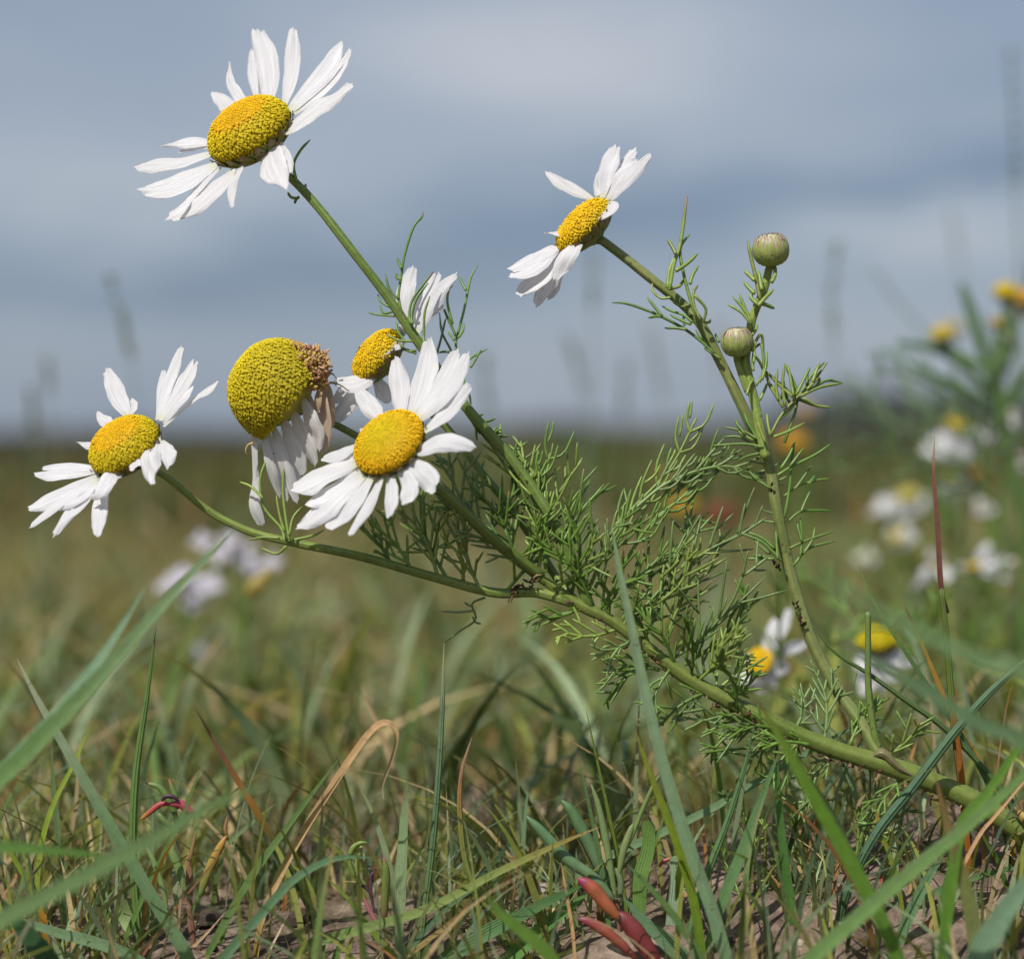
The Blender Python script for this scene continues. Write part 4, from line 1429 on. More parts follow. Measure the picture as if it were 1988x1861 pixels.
    leaf(C2, [[(1225, 1240), (1160, 1180), (1070, 1112), (940, 1042), (860, 1008), (750, 972), (680, 970)], [(945, 1040), (905, 990), (868, 942)], [(945, 1043), (910, 1042), (873, 1050)],
              [(1075, 1112), (1020, 1105), (960, 1105)]], 0.001, 3.3)
    leaf(C2, [[(1110, 1075), (1060, 1035), (1000, 1015), (946, 988)], [(1100, 1085), (1040, 1060), (988, 1033)], [(1065, 1090), (1060, 1060), (1062, 1040)]], 0.001, 3.0)
    leaf(C2, [[(1240, 1260), (1180, 1180), (1150, 1150), (1125, 1115)], [(1250, 1180), (1235, 1150), (1232, 1135)], [(1260, 1270), (1200, 1230), (1170, 1210)]], 0.001, 3.0)
    # bud stalk
    leaf(C2, [[(1470, 950), (1450, 850), (1425, 740), (1402, 640)], [(1440, 850), (1415, 825), (1385, 800)], [(1440, 920), (1410, 890), (1383, 858)],
              [(1460, 980), (1420, 940), (1440, 900)]], -0.003, 4.2, Y)
    leaf(C2, [[(1425, 1085), (1370, 1020), (1298, 978)], [(1425, 1070), (1380, 1000), (1325, 935)], [(1425, 1080), (1390, 1000), (1358, 922)]], -0.003, 3.6, Y)
    leaf(C2, [[(1460, 985), (1500, 940), (1540, 900)], [(1485, 975), (1515, 985), (1546, 1000)], [(1530, 860), (1550, 820), (1550, 770)], [(1480, 900), (1470, 850), (1462, 800)]], -0.003, 4.5, Y)
    leaf(C2, [[(1430, 1140), (1450, 1110), (1452, 1085)], [(1430, 1230), (1450, 1170), (1480, 1145), (1488, 1300), (1500, 1370)], [(1435, 1290), (1440, 1240), (1435, 1190)],
              [(1480, 1380), (1500, 1310), (1507, 1232)], [(1440, 1250), (1470, 1290), (1490, 1340)]], -0.002, 3.2, Y)
    # right stalk, lower nodes
    leaf(C6, [[(560, 450), (620, 280), (640, 200), (720, 140), (805, 95), (892, 108)], [(645, 205), (740, 240), (825, 248)], [(640, 200), (540, 120), (440, 32)],
              [(560, 150), (530, 200), (470, 110)], [(620, 190), (600, 90), (562, 0)], [(650, 180), (720, 60), (790, -10)], [(690, 120), (690, 60), (705, 20)], [(600, 240), (560, 160), (555, 90)],
              [(650, 190), (610, 100), (585, 40)], [(740, 130), (760, 100), (755, 75)]], 0.001, 3.3)
    leaf(D4, [[(1560, 1050), (1620, 940), (1700, 850), (1790, 760), (1870, 655)], [(1685, 835), (1672, 760), (1655, 670)], [(1700, 830), (1740, 750), (1775, 682)],
              [(1630, 900), (1580, 820), (1550, 770), (1535, 700)], [(1640, 890), (1625, 780), (1636, 660)], [(1740, 850), (1810, 890), (1888, 900)],
              [(1720, 840), (1830, 790), (1950, 768)], [(1760, 800), (1800, 760), (1822, 738)], [(1790, 760), (1810, 700), (1828, 658)], [(1600, 970), (1650, 930), (1700, 870)],
              [(1690, 850), (1610, 780), (1528, 695)], [(1600, 860), (1590, 780), (1598, 690)], [(1610, 870), (1600, 830), (1560, 770)]], -0.001, 3.4, Y)
    leaf(D4, [[(1580, 1060), (1660, 1030), (1745, 985)], [(1560, 1060), (1545, 990), (1540, 935)], [(1530, 1090), (1500, 1010), (1480, 960)], [(1500, 860), (1530, 800), (1540, 770)]], -0.001, 3.2, Y)
    leaf(D4, [[(1430, 830), (1445, 780), (1470, 740)], [(1480, 780), (1520, 700), (1510, 560), (1470, 580)], [(1500, 760), (1535, 680), (1538, 600)], [(1465, 700), (1463, 640), (1470, 580)]], -0.002, 3.0, Y)
    leaf(C6, [[(440, 540), (380, 470), (300, 420), (200, 420)], [(440, 480), (330, 460), (140, 470)], [(400, 430), (330, 390), (212, 362)], [(330, 400), (290, 350), (278, 315)],
              [(410, 440), (350, 340), (330, 285)], [(410, 515), (350, 530), (290, 558)], [(380, 440), (310, 400), (290, 370)]], 0.000, 2.9)
    leaf(C6, [[(520, 640), (600, 590), (740, 520), (822, 462)], [(540, 600), (590, 520), (622, 440)], [(590, 590), (650, 510), (675, 485)], [(570, 560), (600, 500), (615, 470)],
              [(560, 880), (590, 700), (600, 560), (620, 445)]], 0.0, 3.0)
    leaf(C6, [[(560, 760), (640, 700), (740, 670), (820, 660)], [(620, 720), (670, 650), (712, 585)], [(700, 690), (725, 655), (735, 645)]], 0.001, 2.8)
    leaf(C6, [[(580, 905), (650, 850), (740, 842), (830, 845)], [(655, 850), (680, 790), (708, 730)]], 0.001, 2.8)
    leaf(C6, [[(610, 1160), (700, 1060), (850, 1020)], [(650, 1110), (660, 1000), (650, 885)], [(670, 1090), (720, 1010), (735, 940)], [(590, 1060), (700, 1010), (840, 965)],
              [(660, 1020), (640, 950), (630, 905)]], 0.001, 3.0)
    leaf(C6, [[(540, 1130), (440, 1030), (340, 985), (285, 962)], [(500, 1120), (400, 1120), (325, 1120)], [(500, 1060), (430, 1000), (340, 965)], [(470, 1090), (400, 1030), (380, 990)],
              [(520, 1120), (515, 1040), (510, 960)], [(450, 1110), (400, 1100), (382, 1105)]], 0.001, 3.0)
    leaf(C6, [[(478, 715), (400, 670), (270, 625), (210, 605)], [(400, 665), (360, 620), (343, 585)]], 0.002, 2.4)
    leaf(C6, [[(500, 910), (440, 905), (400, 915)], [(500, 860), (460, 850), (435, 840)]], 0.003, 2.2)


traced_leaves()


def grown_leaves():
    L = [  # base, tip, dy at base, dy at tip, bow, colour
        ((1045, 1110), (1025, 950), 0, .004, .1), ((1060, 1110), (1105, 925), 0, .006, -.1), ((1000, 1080), (925, 955), 0, -.003, .1),
        ((990, 1070), (985, 895), 0, .006, .1), ((960, 1048), (872, 900), 0, .003, -.1), ((925, 1010), (845, 985), 0, .001, .1),
        ((1085, 1100), (1170, 950), 0, .003, -.1), ((1100, 1135), (1215, 1000), 0, -.003, .15), ((1180, 1150), (1298, 1050), 0, .002, .1),
        ((1210, 1200), (1345, 1075), 0, -.002, .15), ((1250, 1240), (1445, 1035), 0, .003, -.12), ((1290, 1290), (1445, 1110), 0, -.003, .1),
        ((1330, 1290), (1450, 1170), 0, .001, .1), ((1350, 1320), (1430, 1230), 0, -.002, .1), ((1150, 1175), (1060, 1060), 0, -.006, .1), ((1220, 1215), (1290, 1130), 0, .006, .1), ((1260, 1250), (1210, 1180), 0, -.006, .1), ((1080, 1140), (1150, 1060), 0, -.006, .1), ((1350, 1325), (1400, 1250), 0, -.005, .1), ((1400, 1350), (1470, 1310), 0, -.004, .1), ((1000, 1090), (1050, 1000), 0, -.005, .1), ((1290, 1250), (1395, 1075), 0, .004, -.1),
        ((1230, 1200), (1340, 1010), 0, .005, .1), ((1130, 1180), (1040, 1195), 0, -.003, -.1),
        ((1200, 1220), (1100, 1228), 0, -.002, -.1), ((1280, 1300), (1190, 1300), 0, -.002, .1),
        ((1260, 1290), (1185, 1350), 0, .003, .1), ((850, 1120), (775, 990), 0, .004, .1), ((800, 1108), (735, 1030), 0, -.002, .1),
        ((870, 1126), (815, 960), 0, .006, -.1), ((900, 1132), (865, 1010), 0, -.002, .1), ((930, 1140), (905, 1015), 0, .003, -.1),
        ((760, 1096), (705, 1030), 0, .002, .1), ((980, 1150), (1060, 1010), 0, -.002, .1), ((1060, 1000), (1010, 885), 0, .005, .1),
        ((1030, 960), (960, 850), 0, .008, -.1), ((1110, 1150), (1110, 1000), 0, -.005, .1), ((1140, 1165), (1180, 1030), 0, -.006, .1),
        ((1160, 1190), (1240, 1120), 0, -.005, -.1), ((1340, 1320), (1330, 1210), 0, -.006, .1), ((1310, 1300), (1260, 1210), 0, -.005, .1),
        ((1380, 1340), (1290, 1400), 0, -.002, .1), ((1440, 1378), (1330, 1392), 0, -.001, -.1), ((1500, 1420), (1420, 1400), 0, .001, .1),
        ((1380, 1345), (1440, 1280), 0, .002, .1),  ((1180, 1205), (1170, 1130), 0, -.004, .1),
        ((1480, 1398), (1385, 1455), 0, -.003, .1), ((1560, 1435), (1500, 1510), 0, -.002, .1), ((1620, 1462), (1560, 1560), 0, .002, .1), 
        ((1750, 1510), (1700, 1600), 0, -.002, .1), ((1600, 1440), (1585, 1310), 0, .004, .1), ((1650, 1445), (1700, 1375), 0, .002, -.1), ((1715, 1470), (1785, 1405), 0, -.002, .1), ((1540, 1420), (1560, 1350), 0, .004, .1), ((1430, 1375), (1400, 1290), -.002, -.007, .1),  ((1510, 1415), (1420, 1420), -.003, -.006, .1), ((1570, 1445), (1490, 1450), -.003, -.006, .1), ((1300, 1300), (1270, 1380), -.002, -.006, .1), ((1230, 1240), (1160, 1260), -.002, -.005, -.1),
        ((1530, 1425), (1440, 1500), 0, .002, .1), ((1020, 1100), (900, 1040), 0, -.004, .1), ((940, 1040), (1000, 930), 0, .003, .1), ((905, 800), (965, 850), 0, .003, .1),
    ]
    rr = random.Random(77)
    for (b, t, d0, d1, bow) in L:
        mb = MB()
        B3, T3 = P(*b, d0), P(*t, d1)
        ln = (T3 - B3).length
        col = rr.choice([LEAF_G, LEAF_G, LEAF_Y, LEAF_B])
        feather(mb, B3, T3, bow, 5 if ln > .013 else 4, 0.46 if ln > .012 else .55, 3.2e-4, col, rnd=rr, sub=2)
        mb.build('leaf', M_LEAF, plant, origin=B3)
    # two longer leaves reaching right
    for pts, n, col in (([(1140, 1150), (1180, 1060), (1222, 994), (1300, 910), (1352, 812)], 9, LEAF_Y), ([(1222, 996), (1300, 935), (1400, 905), (1480, 925)], 6, LEAF_B),
                        ([(1190, 1130), (1260, 1020), (1330, 960), (1390, 890)], 7, LEAF_G), ([(1060, 1100), (1050, 1010), (1044, 940), (1068, 880)], 5, LEAF_G)):
        mb = MB()
        v = [P(x, y, .001 * i) for i, (x, y) in enumerate(pts)]
        cl = catmull(v, 30)
        mb.tube(cl, [3.6e-4 * (1.2 - .5 * i / 30) for i in range(31)], [col] * 31, sides=6)
        for i in range(n):
            s_ = 0.25 + .72 * i / (n - 1)
            k = int(s_ * 29)
            dn = (cl[k + 1] - cl[k]).normalized()
            for sg in (-1, 1):
                pln = Vector((rr.uniform(-.3, .3), -1, rr.uniform(-.3, .3))).normalized()
                dr = Matrix.Rotation(sg * rr.uniform(.4, .8), 3, pln) @ dn
                ln = rr.uniform(.0045, .0085)
                p2 = cl[k] + (dr + dn * .5 + Vector((0, 0, .4))).normalized() * ln
                thread(mb, [cl[k], cl[k] + dr * ln * .45, p2], 3.0e-4, col, tuple(c * 1.25 for c in col), n=5)
                if rr.random() < .7:
                    q = cl[k].lerp(p2, .45)
                    dr2 = Matrix.Rotation(-sg * rr.uniform(.4, .8), 3, pln) @ dr
                    thread(mb, [q, q + dr2 * ln * .3, q + (dr2 + Vector((0, 0, .3))).normalized() * ln * .55], 2.7e-4, col, tuple(c * 1.25 for c in col), n=5)
        mb.build('leaf', M_LEAF, plant, origin=v[0])


grown_leaves()

# ------------------------------------------------------------------ single grass blades
def to_ground(pts, reach=0.5):
    """carry a blade (tip first) on from its last seen point down to its root in the soil"""
    p = pts[-1]
    d = (pts[-1] - pts[-2])
    g = gz(p.x, p.y)
    if p.z <= g + 0.0008:
        return pts
    d = d.normalized()
    steep = max(0.0, -d.z)
    h = p.z - g
    hor = Vector((d.x, d.y, 0)) * h / max(steep, 0.35) * reach
    q = p + hor
    q.z = gz(q.x, q.y) - 0.002
    mid = p.lerp(q, 0.5) + Vector((d.x, 0, 0)) * h * 0.08
    return pts + [mid, q]


GROUP = 'grass blades in front of and beside the daisies'


def blade(C, pts, w, dys, cols, label, kind='f', name='blade_of_grass', cat='grass blade', mat=None, fold=0.35, prof=None, face=None, group=GROUP, ground=True):
    """pts tip first in crop pixels, w = widest width in 0.1 mm, cols = [(s, colour)] with s 0 root .. 1 tip"""
    m = len(pts)
    if not isinstance(dys, (list, tuple)):
        dys = [dys] * m
    v = [P(*C(x, y), d) for (x, y), d in zip(pts, dys)]
    nv = len(v)
    if ground:
        v = to_ground(v)
    k = 1 + dys[0] / FOCUS
    n = 34
    cl = catmull(v[::-1], n)
    ph = random.uniform(0, 60)
    mb = MB()
    pr = prof or [(0, 0.75), (0.3, 1.0), (0.55, 0.95), (0.8, 0.62), (0.93, 0.3), (1, 0.03)]
    W0 = w * 1e-4 * k * 0.5 * 0.84
    if kind == 't':
        mb.tube(cl, [W0 * interp(pr, i / n) for i in range(n + 1)], [interp(cols, i / n) for i in range(n + 1)], sides=8)
    else:
        na = 6
        vs, cs, tx = [], [], []
        rn = random.random()
        # the blade turns its upper face to the light, as far as it can
        dm = (cl[n * 3 // 4] - cl[n // 4]).normalized()
        vm = CF.cross(dm).normalized()
        nm = vm.cross(dm).normalized()
        best = max((-.55, -.3, -.1, .1, .3, .55), key=lambda t: (lambda q: (q if q.dot(CF) < 0 else -q).dot(SUN_DIR))((vm * math.cos(t) + nm * math.sin(t)).cross(dm)))
        for i in range(n + 1):
            s = i / n
            d = (cl[min(i + 1, n)] - cl[max(i - 1, 0)]).normalized()
            vis = CF.cross(d).normalized()
            nrm = vis.cross(d).normalized()
            tw = 0.35 * mnoise.noise((s * 2.0 + ph, 0, 0)) + best
            A = (vis * math.cos(tw) + nrm * math.sin(tw)).normalized()
            B = A.cross(d).normalized()
            ww = W0 * interp(pr, s) / math.cos(tw) * (1 + .06 * mnoise.noise((s * 9, ph, 1)))
            for j in range(na + 1):
                a_ = -1 + 2 * j / na
                vs.append(cl[i] + A * a_ * ww + B * (abs(a_) * fold * ww))
                cs.append(interp(cols, s))
                tx.append((j / na, s, rn))
        fs = [(i * (na + 1) + j, i * (na + 1) + j + 1, (i + 1) * (na + 1) + j + 1, (i + 1) * (na + 1) + j) for i in range(n) for j in range(na)]
        mb.add(vs, fs, cs, tx)
    o = mb.build(name, mat or M_GRASS, None, origin=cl[0])
    return tag(o, label, cat, group, 'thing')


def solid(c):
    return [(0, c), (1, c)]


GLAU = (0.135, 0.215, 0.105)
GLAU2 = (0.17, 0.26, 0.18)
MIDG = (0.085, 0.150, 0.045)
BRIG = (0.130, 0.240, 0.030)
YG = (0.19, 0.25, 0.035)
DKG = (0.045, 0.085, 0.025)
BRN = (0.17, 0.075, 0.03)
RUST = (0.34, 0.14, 0.03)
STRW = (0.42, 0.28, 0.13)
PALEG = (0.23, 0.29, 0.16)
tipb = lambda c, t=BRN, a=0.75: [(0, c), (a, c), (min(1, a + .15), t), (1, t)]


def hero_blades():
    B = blade
    # left foreground
    B(C0, [(456, 1024), (340, 1152), (200, 1312), (60, 1460), (-40, 1570)], 44, -0.050, [(0, (.10, .16, .07)), (.5, (.09, .15, .05)), (1, (.15, .21, .12))],
      'broad blue-green blade slanting up from the left edge to touch the left daisy stalk', fold=.5)
    B(C0, [(285, 1136), (205, 1270), (110, 1395), (-40, 1560)], 34, -0.047, [(0, GLAU), (1, GLAU2)],
      'shorter broad blade lying against the left side of the large slanting blue-green one', fold=.5)
    B(C0, [(545, 1512), (420, 1560), (300, 1628), (150, 1710), (-60, 1830)], 38, -0.090, solid((.09, .15, .055)),
      'wide blurred green blade rising from the bottom left corner across the nearest turf')
    B(C0, [(238, 1666), (120, 1652), (0, 1645), (-80, 1650)], 30, -0.065, solid((.07, .14, .03)),
      'dark green blade lying nearly level in from the left edge', ground=True)
    B(C0, [(33, 1278), (80, 1370), (150, 1490), (235, 1640), (330, 1800), (360, 1850)], 30, -0.014, [(0, GLAU), (.6, GLAU), (1, (.35, .38, .28))],
      'pale blue-green blade leaning left behind the wide crossing blades, dotted with sand grains')
    B(C0, [(303, 1218), (284, 1360), (264, 1500), (258, 1640), (266, 1780), (275, 1850)], 20, 0.0, solid((.11, .18, .05)),
      'tall straight dark green blade standing upright left of the red-leaved seedling', kind='t')
    B(C0, [(184, 1382), (150, 1470), (105, 1560), (82, 1640), (72, 1740), (70, 1830)], 14, 0.006, tipb(YG, BRN, .88),
      'thin yellow-green blade with a brown tip at the far left')
    B(C0, [(100, 1438), (104, 1520), (112, 1600), (128, 1720), (140, 1840)], 16, 0.01, solid((.14, .20, .09)),
      'narrow striped green blade beside the yellow-green one at far left')
    B(C0, [(0, 1590), (20, 1650), (60, 1720), (85, 1790)], 18, 0.0, [(0, YG), (.4, (.4, .16, .02)), (.6, YG), (1, YG)], 'yellow blade with an orange patch at the left edge')
    B(C0, [(404, 1455), (345, 1605), (285, 1725), (235, 1850)], 14, -0.004, solid((.11, .19, .05)),
      'fine bright green blade passing in front of the red-leaved seedling')
    B(C0, [(379, 1374), (440, 1480), (525, 1620), (590, 1740), (640, 1850)], 17, 0.012, [(0, DKG), (.45, (.06, .09, .03)), (.62, (.30, .14, .03)), (.8, (.16, .08, .05)), (1, (.2, .13, .08))],
      'dark blade with rusty red upper half leaning left behind the dry bent one')
    B(C0, [(664, 1464), (570, 1590), (495, 1695), (430, 1805), (400, 1860)], 18, -0.002, solid((.11, .18, .055)),
      'slim folded green blade running parallel to the dry bent one on its left')
    B(C0, [(745, 1552), (741, 1525), (762, 1465), (769, 1425), (750, 1403), (716, 1425), (650, 1520), (575, 1640), (518, 1758)], 17, 0.0,
      [(0, (.30, .20, .03)), (.2, STRW), (.55, (.40, .25, .12)), (.8, (.46, .33, .17)), (1, (.3, .28, .2))],
      'dry straw-brown blade with its tip hooked over and hanging down', mat=M_DRY, prof=[(0, .8), (.3, 1), (.6, .85), (.75, .5), (.95, .35), (1, .1)])
    B(C0, [(722, 1664), (650, 1668), (575, 1706), (505, 1780), (430, 1870)], 22, -0.022, solid((.10, .185, .095)),
      'smooth blue-green blade arching over to the right at the foot of the dry bent one', fold=.6)
    B(C0, [(862, 1247), (860, 1340), (854, 1460), (842, 1620), (825, 1760), (810, 1870)], 16, -0.004, [(0, (.16, .23, .09)), (.4, (.10, .17, .08)), (.75, (.15, .22, .13)), (1, (.42, .40, .22))],
      'tall fine upright blade with a pale tip, left of the middle under the curled leaf', kind='t')
    B(C0, [(791, 1510), (786, 1600), (782, 1700), (772, 1870)], 25, -0.004, [(0, PALEG), (.7, (.2, .28, .15)), (1, (.18, .14, .07))],
      'stout pale green upright blade just left of the tall fine pale-tipped one')
    B(C0, [(917, 1428), (896, 1500), (893, 1580), (906, 1680), (945, 1765), (1010, 1870)], 15, -0.006, [(0, (.13, .20, .06)), (.5, (.18, .2, .05)), (.72, (.28, .15, .06)), (1, (.35, .25, .18))],
      'curved thin blade with a reddish brown upper part, right of the tall fine one', kind='t')
    B(C0, [(1165, 1604), (1080, 1640), (960, 1697), (830, 1765), (700, 1805), (600, 1835)], 21, -0.008, [(0, (.14, .22, .09)), (.7, (.19, .24, .07)), (.9, (.25, .2, .06)), (1, STRW)],
      'long striped olive blade lying low from the seedling rosette toward the lower left')
    B(C0, [(1005, 1619), (945, 1690), (870, 1760), (790, 1840), (760, 1870)], 16, -0.003, solid((.05, .10, .05)),
      'dark green narrow blade crossing beneath the long striped olive one')
    B(C8, [(1165, 1470), (1000, 1545), (800, 1650), (600, 1760), (430, 1880)], 34, -0.010, solid((.055, .115, .038)),
      'broad dark green ribbed blade lying behind the red fleshy leaf')
    B(C8, [(1185, 1515), (1070, 1600), (900, 1740), (770, 1870)], 36, -0.008, solid((.085, .18, .045)),
      'broad mid green ribbed blade under the dark ribbed one beside the red fleshy leaf')
    B(C8, [(640, 1500), (700, 1600), (800, 1690), (900, 1770), (1000, 1880)], 30, -0.045, solid((.10, .18, .03)),
      'blurred bright yellow-green blade at the bottom edge, middle')
    B(C8, [(1190, 1690), (1000, 1740), (850, 1790), (740, 1850)], 14, -0.006, solid((.09, .16, .08)), 'thin green blade low at the bottom, left of the red fleshy leaf')
    # the big pale blade in front of the plant
    B(C0, [(1188, 1020), (1203, 1110), (1225, 1210), (1250, 1330), (1280, 1450), (1312, 1560), (1345, 1660), (1385, 1770), (1415, 1880)], 32, -0.022,
      [(0, (.14, .22, .12)), (.5, (.17, .25, .15)), (1, (.22, .30, .18))],
      'tall pale blue-green blade rising in front of the leafy middle of the plant', fold=.55,
      prof=[(0, 1), (.4, .95), (.7, .75), (.9, .45), (1, .04)])
    B(C0, [(1232, 1413), (1255, 1480), (1290, 1570), (1325, 1665), (1350, 1760), (1365, 1870)], 22, -0.014, [(0, (.07, .15, .03)), (.6, (.16, .22, .02)), (1, (.2, .2, .04))],
      'yellow-green dark-tipped blade just left of the tall pale one')
    B(C0, [(1137, 1374), (1158, 1470), (1180, 1570), (1200, 1670), (1215, 1760)], 11, 0.0, solid((.13, .18, .03)),
      'taller thin yellow-green needle above the seedling rosette', kind='t')
    B(C0, [(1121, 1462), (1140, 1545), (1160, 1640), (1175, 1720)], 12, -0.001, solid((.09, .16, .06)), 'shorter green needle left of the taller one above the seedling rosette')
    B(C0, [(1303, 1535), (1278, 1620), (1255, 1700), (1240, 1760)], 10, -0.002, solid((.13, .19, .05)), 'thin green blade leaning toward the yellow-green dark-tipped one')
    # bottom right tangle
    B(C0, [(1463, 1408), (1445, 1490), (1410, 1600), (1375, 1690), (1345, 1790)], 20, -0.006, solid((.085, .155, .06)),
      'dark green round blade pointing up under the main stem', kind='t')
    B(C0, [(1512, 1458), (1476, 1560), (1440, 1660), (1400, 1760), (1370, 1860)], 24, -0.010, solid((.095, .175, .07)),
      'thick green blade slanting parallel to the dark round one, on its right')
    B(C0, [(1510, 1480), (1514, 1570), (1525, 1680), (1540, 1780), (1548, 1880)], 21, -0.006, solid((.07, .16, .04)),
      'upright dark green blade beside the wide bright slanting one')
    B(C0, [(1482, 1548), (1458, 1640), (1448, 1720), (1455, 1800), (1475, 1880)], 14, -0.014, [(0, (.18, .25, .12)), (.8, (.18, .24, .10)), (1, (.3, .25, .12))],
      'slender pale bowed blade between the thick green and the upright dark one')
    B(C0, [(1692, 1395), (1620, 1430), (1555, 1468), (1500, 1500), (1400, 1560), (1300, 1610), (1150, 1680)], 17, 0.006, solid((.12, .19, .10)),
      'long grey-green stem lying across behind the upright blades')
    B(C0, [(1472, 1362), (1520, 1440), (1570, 1530), (1620, 1620), (1680, 1730), (1730, 1830)], 36, -0.045, [(0, (.08, .16, .03)), (.7, (.09, .175, .02)), (.95, (.12, .17, .03)), (1, (.15, .04, .03))],
      'wide blurred bright green blade with a dark red tip, near the right bottom', face=-.25,
      prof=[(0, 1), (.5, .95), (.75, .75), (.9, .5), (1, .1)])
    B(C0, [(2100, 1395), (2000, 1492), (1900, 1585), (1790, 1675), (1690, 1760), (1560, 1880)], 32, -0.050, solid((.095, .165, .05)),
      'wide blurred green blade crossing the lower right corner diagonally')
    B(C0, [(2040, 1250), (1988, 1285), (1920, 1345), (1850, 1425), (1770, 1530), (1700, 1620), (1645, 1730), (1620, 1840)], 25, -0.006, [(0, DKG), (.3, (.08, .15, .09)), (1, (.11, .18, .08))],
      'blue-green round blade climbing right from the soil to the right edge', kind='t')
    B(C0, [(1664, 1090), (1700, 1175), (1760, 1270), (1820, 1360), (1880, 1450), (1930, 1550)], 13, 0.004, [(0, DKG), (.6, (.07, .13, .06)), (1, (.18, .26, .05))],
      'long fine dark blade slanting down right beside the reddish stalk')
    B(C0, [(1747, 1158), (1772, 1210), (1800, 1275), (1840, 1370), (1880, 1450), (1930, 1540)], 13, 0.006, [(0, (.35, .2, .03)), (.6, (.38, .16, .03)), (.8, (.2, .2, .05)), (.9, (.12, .05, .03)), (1, (.3, .25, .15))],
      'thin orange-brown dying blade left of the reddish stalk')
    B(C0, [(1576, 1212), (1620, 1265), (1690, 1310), (1760, 1360), (1830, 1410), (1900, 1480), (1960, 1560)], 15, 0.002, [(0, (.05, .10, .03)), (1, (.10, .15, .05))],
      'long dark green stem sloping down from the thin right stalk to the right edge', kind='t')
    B(C0, [(1640, 1255), (1720, 1300), (1800, 1345), (1900, 1405), (2040, 1480)], 36, -0.095, solid((.11, .18, .09)),
      'soft wide grey-green blade out of focus sloping down at right')
    B(C0, [(1560, 1095), (1680, 1170), (1800, 1235), (1920, 1290), (2060, 1350)], 34, -0.14, solid((.12, .19, .09)),
      'faintest widest blurred blade at the right, above the soft grey-green one')
    B(C0, [(2050, 1350), (1985, 1440), (1925, 1530), (1870, 1600), (1850, 1700)], 26, -0.035, solid((.10, .20, .03)), 'blurred grass green blade at the right edge above the crossing pair')
    B(C0, [(2060, 1640), (1990, 1720), (1940, 1790), (1900, 1870)], 52, -0.060, solid((.11, .18, .11)), 'very wide blurred blue-green blade in the bottom right corner')
    B(C0, [(1815, 1500), (1840, 1600), (1870, 1700), (1890, 1790), (1900, 1880)], 34, -0.035, [(0, (.12, .14, .07)), (.6, (.15, .17, .06)), (1, (.18, .1, .04))],
      'blurred withered olive stalk standing in the lower right corner')
    B(C0, [(1815, 843), (1813, 920), (1820, 1010), (1824, 1090), (1829, 1150), (1840, 1190)], 12, 0.006, [(0, (.10, .035, .03)), (.3, (.14, .055, .045)), (.8, (.20, .09, .07)), (1, (.45, .35, .28))],
      'reddish-brown pointed grass tip rising high against the white blurred daisies', name='dead_grass', ground=False, kind='f')
    B(C0, [(1828, 1145), (1838, 1240), (1846, 1340), (1855, 1430), (1868, 1530), (1880, 1640), (1890, 1720)], 20, 0.004, [(0, (.14, .12, .04)), (.4, (.17, .10, .03)), (.6, (.15, .19, .04)), (.8, (.10, .17, .03)), (1, (.14, .18, .05))],
      'upright green and rust streaked stalk that carries the reddish pointed tip', kind='t', prof=[(0, 1), (.5, .9), (1, .6)])
    B(C0, [(1860, 1330), (1852, 1380), (1862, 1450), (1872, 1560), (1880, 1650)], 12, 0.0, solid((.26, .09, .02)), 'rusty dead sheath clinging along the streaked stalk at right')
    B(D5, [(1160, -10), (1290, 110), (1400, 300), (1500, 480), (1560, 600)], 13, 0.008, solid((.34, .19, .03)), 'golden brown dead blade behind the main stem at right')
    B(D5, [(1900, 280), (1750, 420), (1600, 600), (1480, 740), (1370, 880), (1150, 1300), (1000, 1560)], 8, -0.010, solid((.40, .24, .13)), 'thin tan straw crossing the soil at right', mat=M_DRY)
    B(D5, [(1360, 780), (1440, 920), (1540, 1100), (1620, 1380), (1660, 1500)], 12, 0.0, [(0, (.07, .14, .03)), (.8, (.08, .14, .03)), (1, (.10, .05, .03))], 'small green blade with brown tip standing on the bare soil at right')
    B(D5, [(860, 815), (780, 930), (690, 1110), (610, 1280), (560, 1450)], 11, -0.006, [(0, (.08, .16, .05)), (.9, (.12, .18, .08)), (1, (.3, .2, .12))], 'thin green blade in front of the red leaf on the soil')
    B(D5, [(895, 820), (885, 920), (870, 1080), (850, 1200), (800, 1400), (760, 1560)], 7, 0.0, solid(STRW), 'pale straw stalk upright on the soil beside the red leaf', mat=M_DRY)
    B(D5, [(1080, 1050), (980, 1180), (880, 1380), (780, 1600), (690, 1880)], 24, -0.012, solid((.10, .18, .09)), 'grey-green blade leaning right in the bottom right tangle')
    B(D5, [(1230, 900), (1150, 1120), (1090, 1350), (1050, 1600), (1020, 1880)], 15, -0.012, solid((.10, .19, .05)), 'green blade steeper than its grey-green neighbour in the bottom right tangle')
    B(D5, [(1800, 1090), (1600, 1140), (1400, 1190), (1200, 1250), (950, 1370), (700, 1560)], 16, -0.004, solid((.08, .15, .06)), 'green blade arching low across the bare soil to the right edge')
    B(D5, [(1780, 1500), (1500, 1540), (1200, 1590), (950, 1640), (700, 1700)], 26, -0.004, [(0, (.2, .26, .07)), (1, (.22, .28, .09))], 'pale striped ribbed blade lying flat on the soil at bottom right')
    B(D5, [(1040, 1450), (980, 1580), (900, 1720), (820, 1870)], 22, -0.008, [(0, (.2, .13, .03)), (.7, (.36, .2, .04)), (.85, (.06, .03, .02)), (1, (.1, .05, .03))], 'rotting yellow-brown blade with a black band at bottom right', mat=M_DRY)
    B(D5, [(830, 1240), (780, 1350), (700, 1470), (630, 1560)], 12, 0.002, solid(STRW), 'forked cream straw lying on the soil at bottom right', mat=M_DRY)
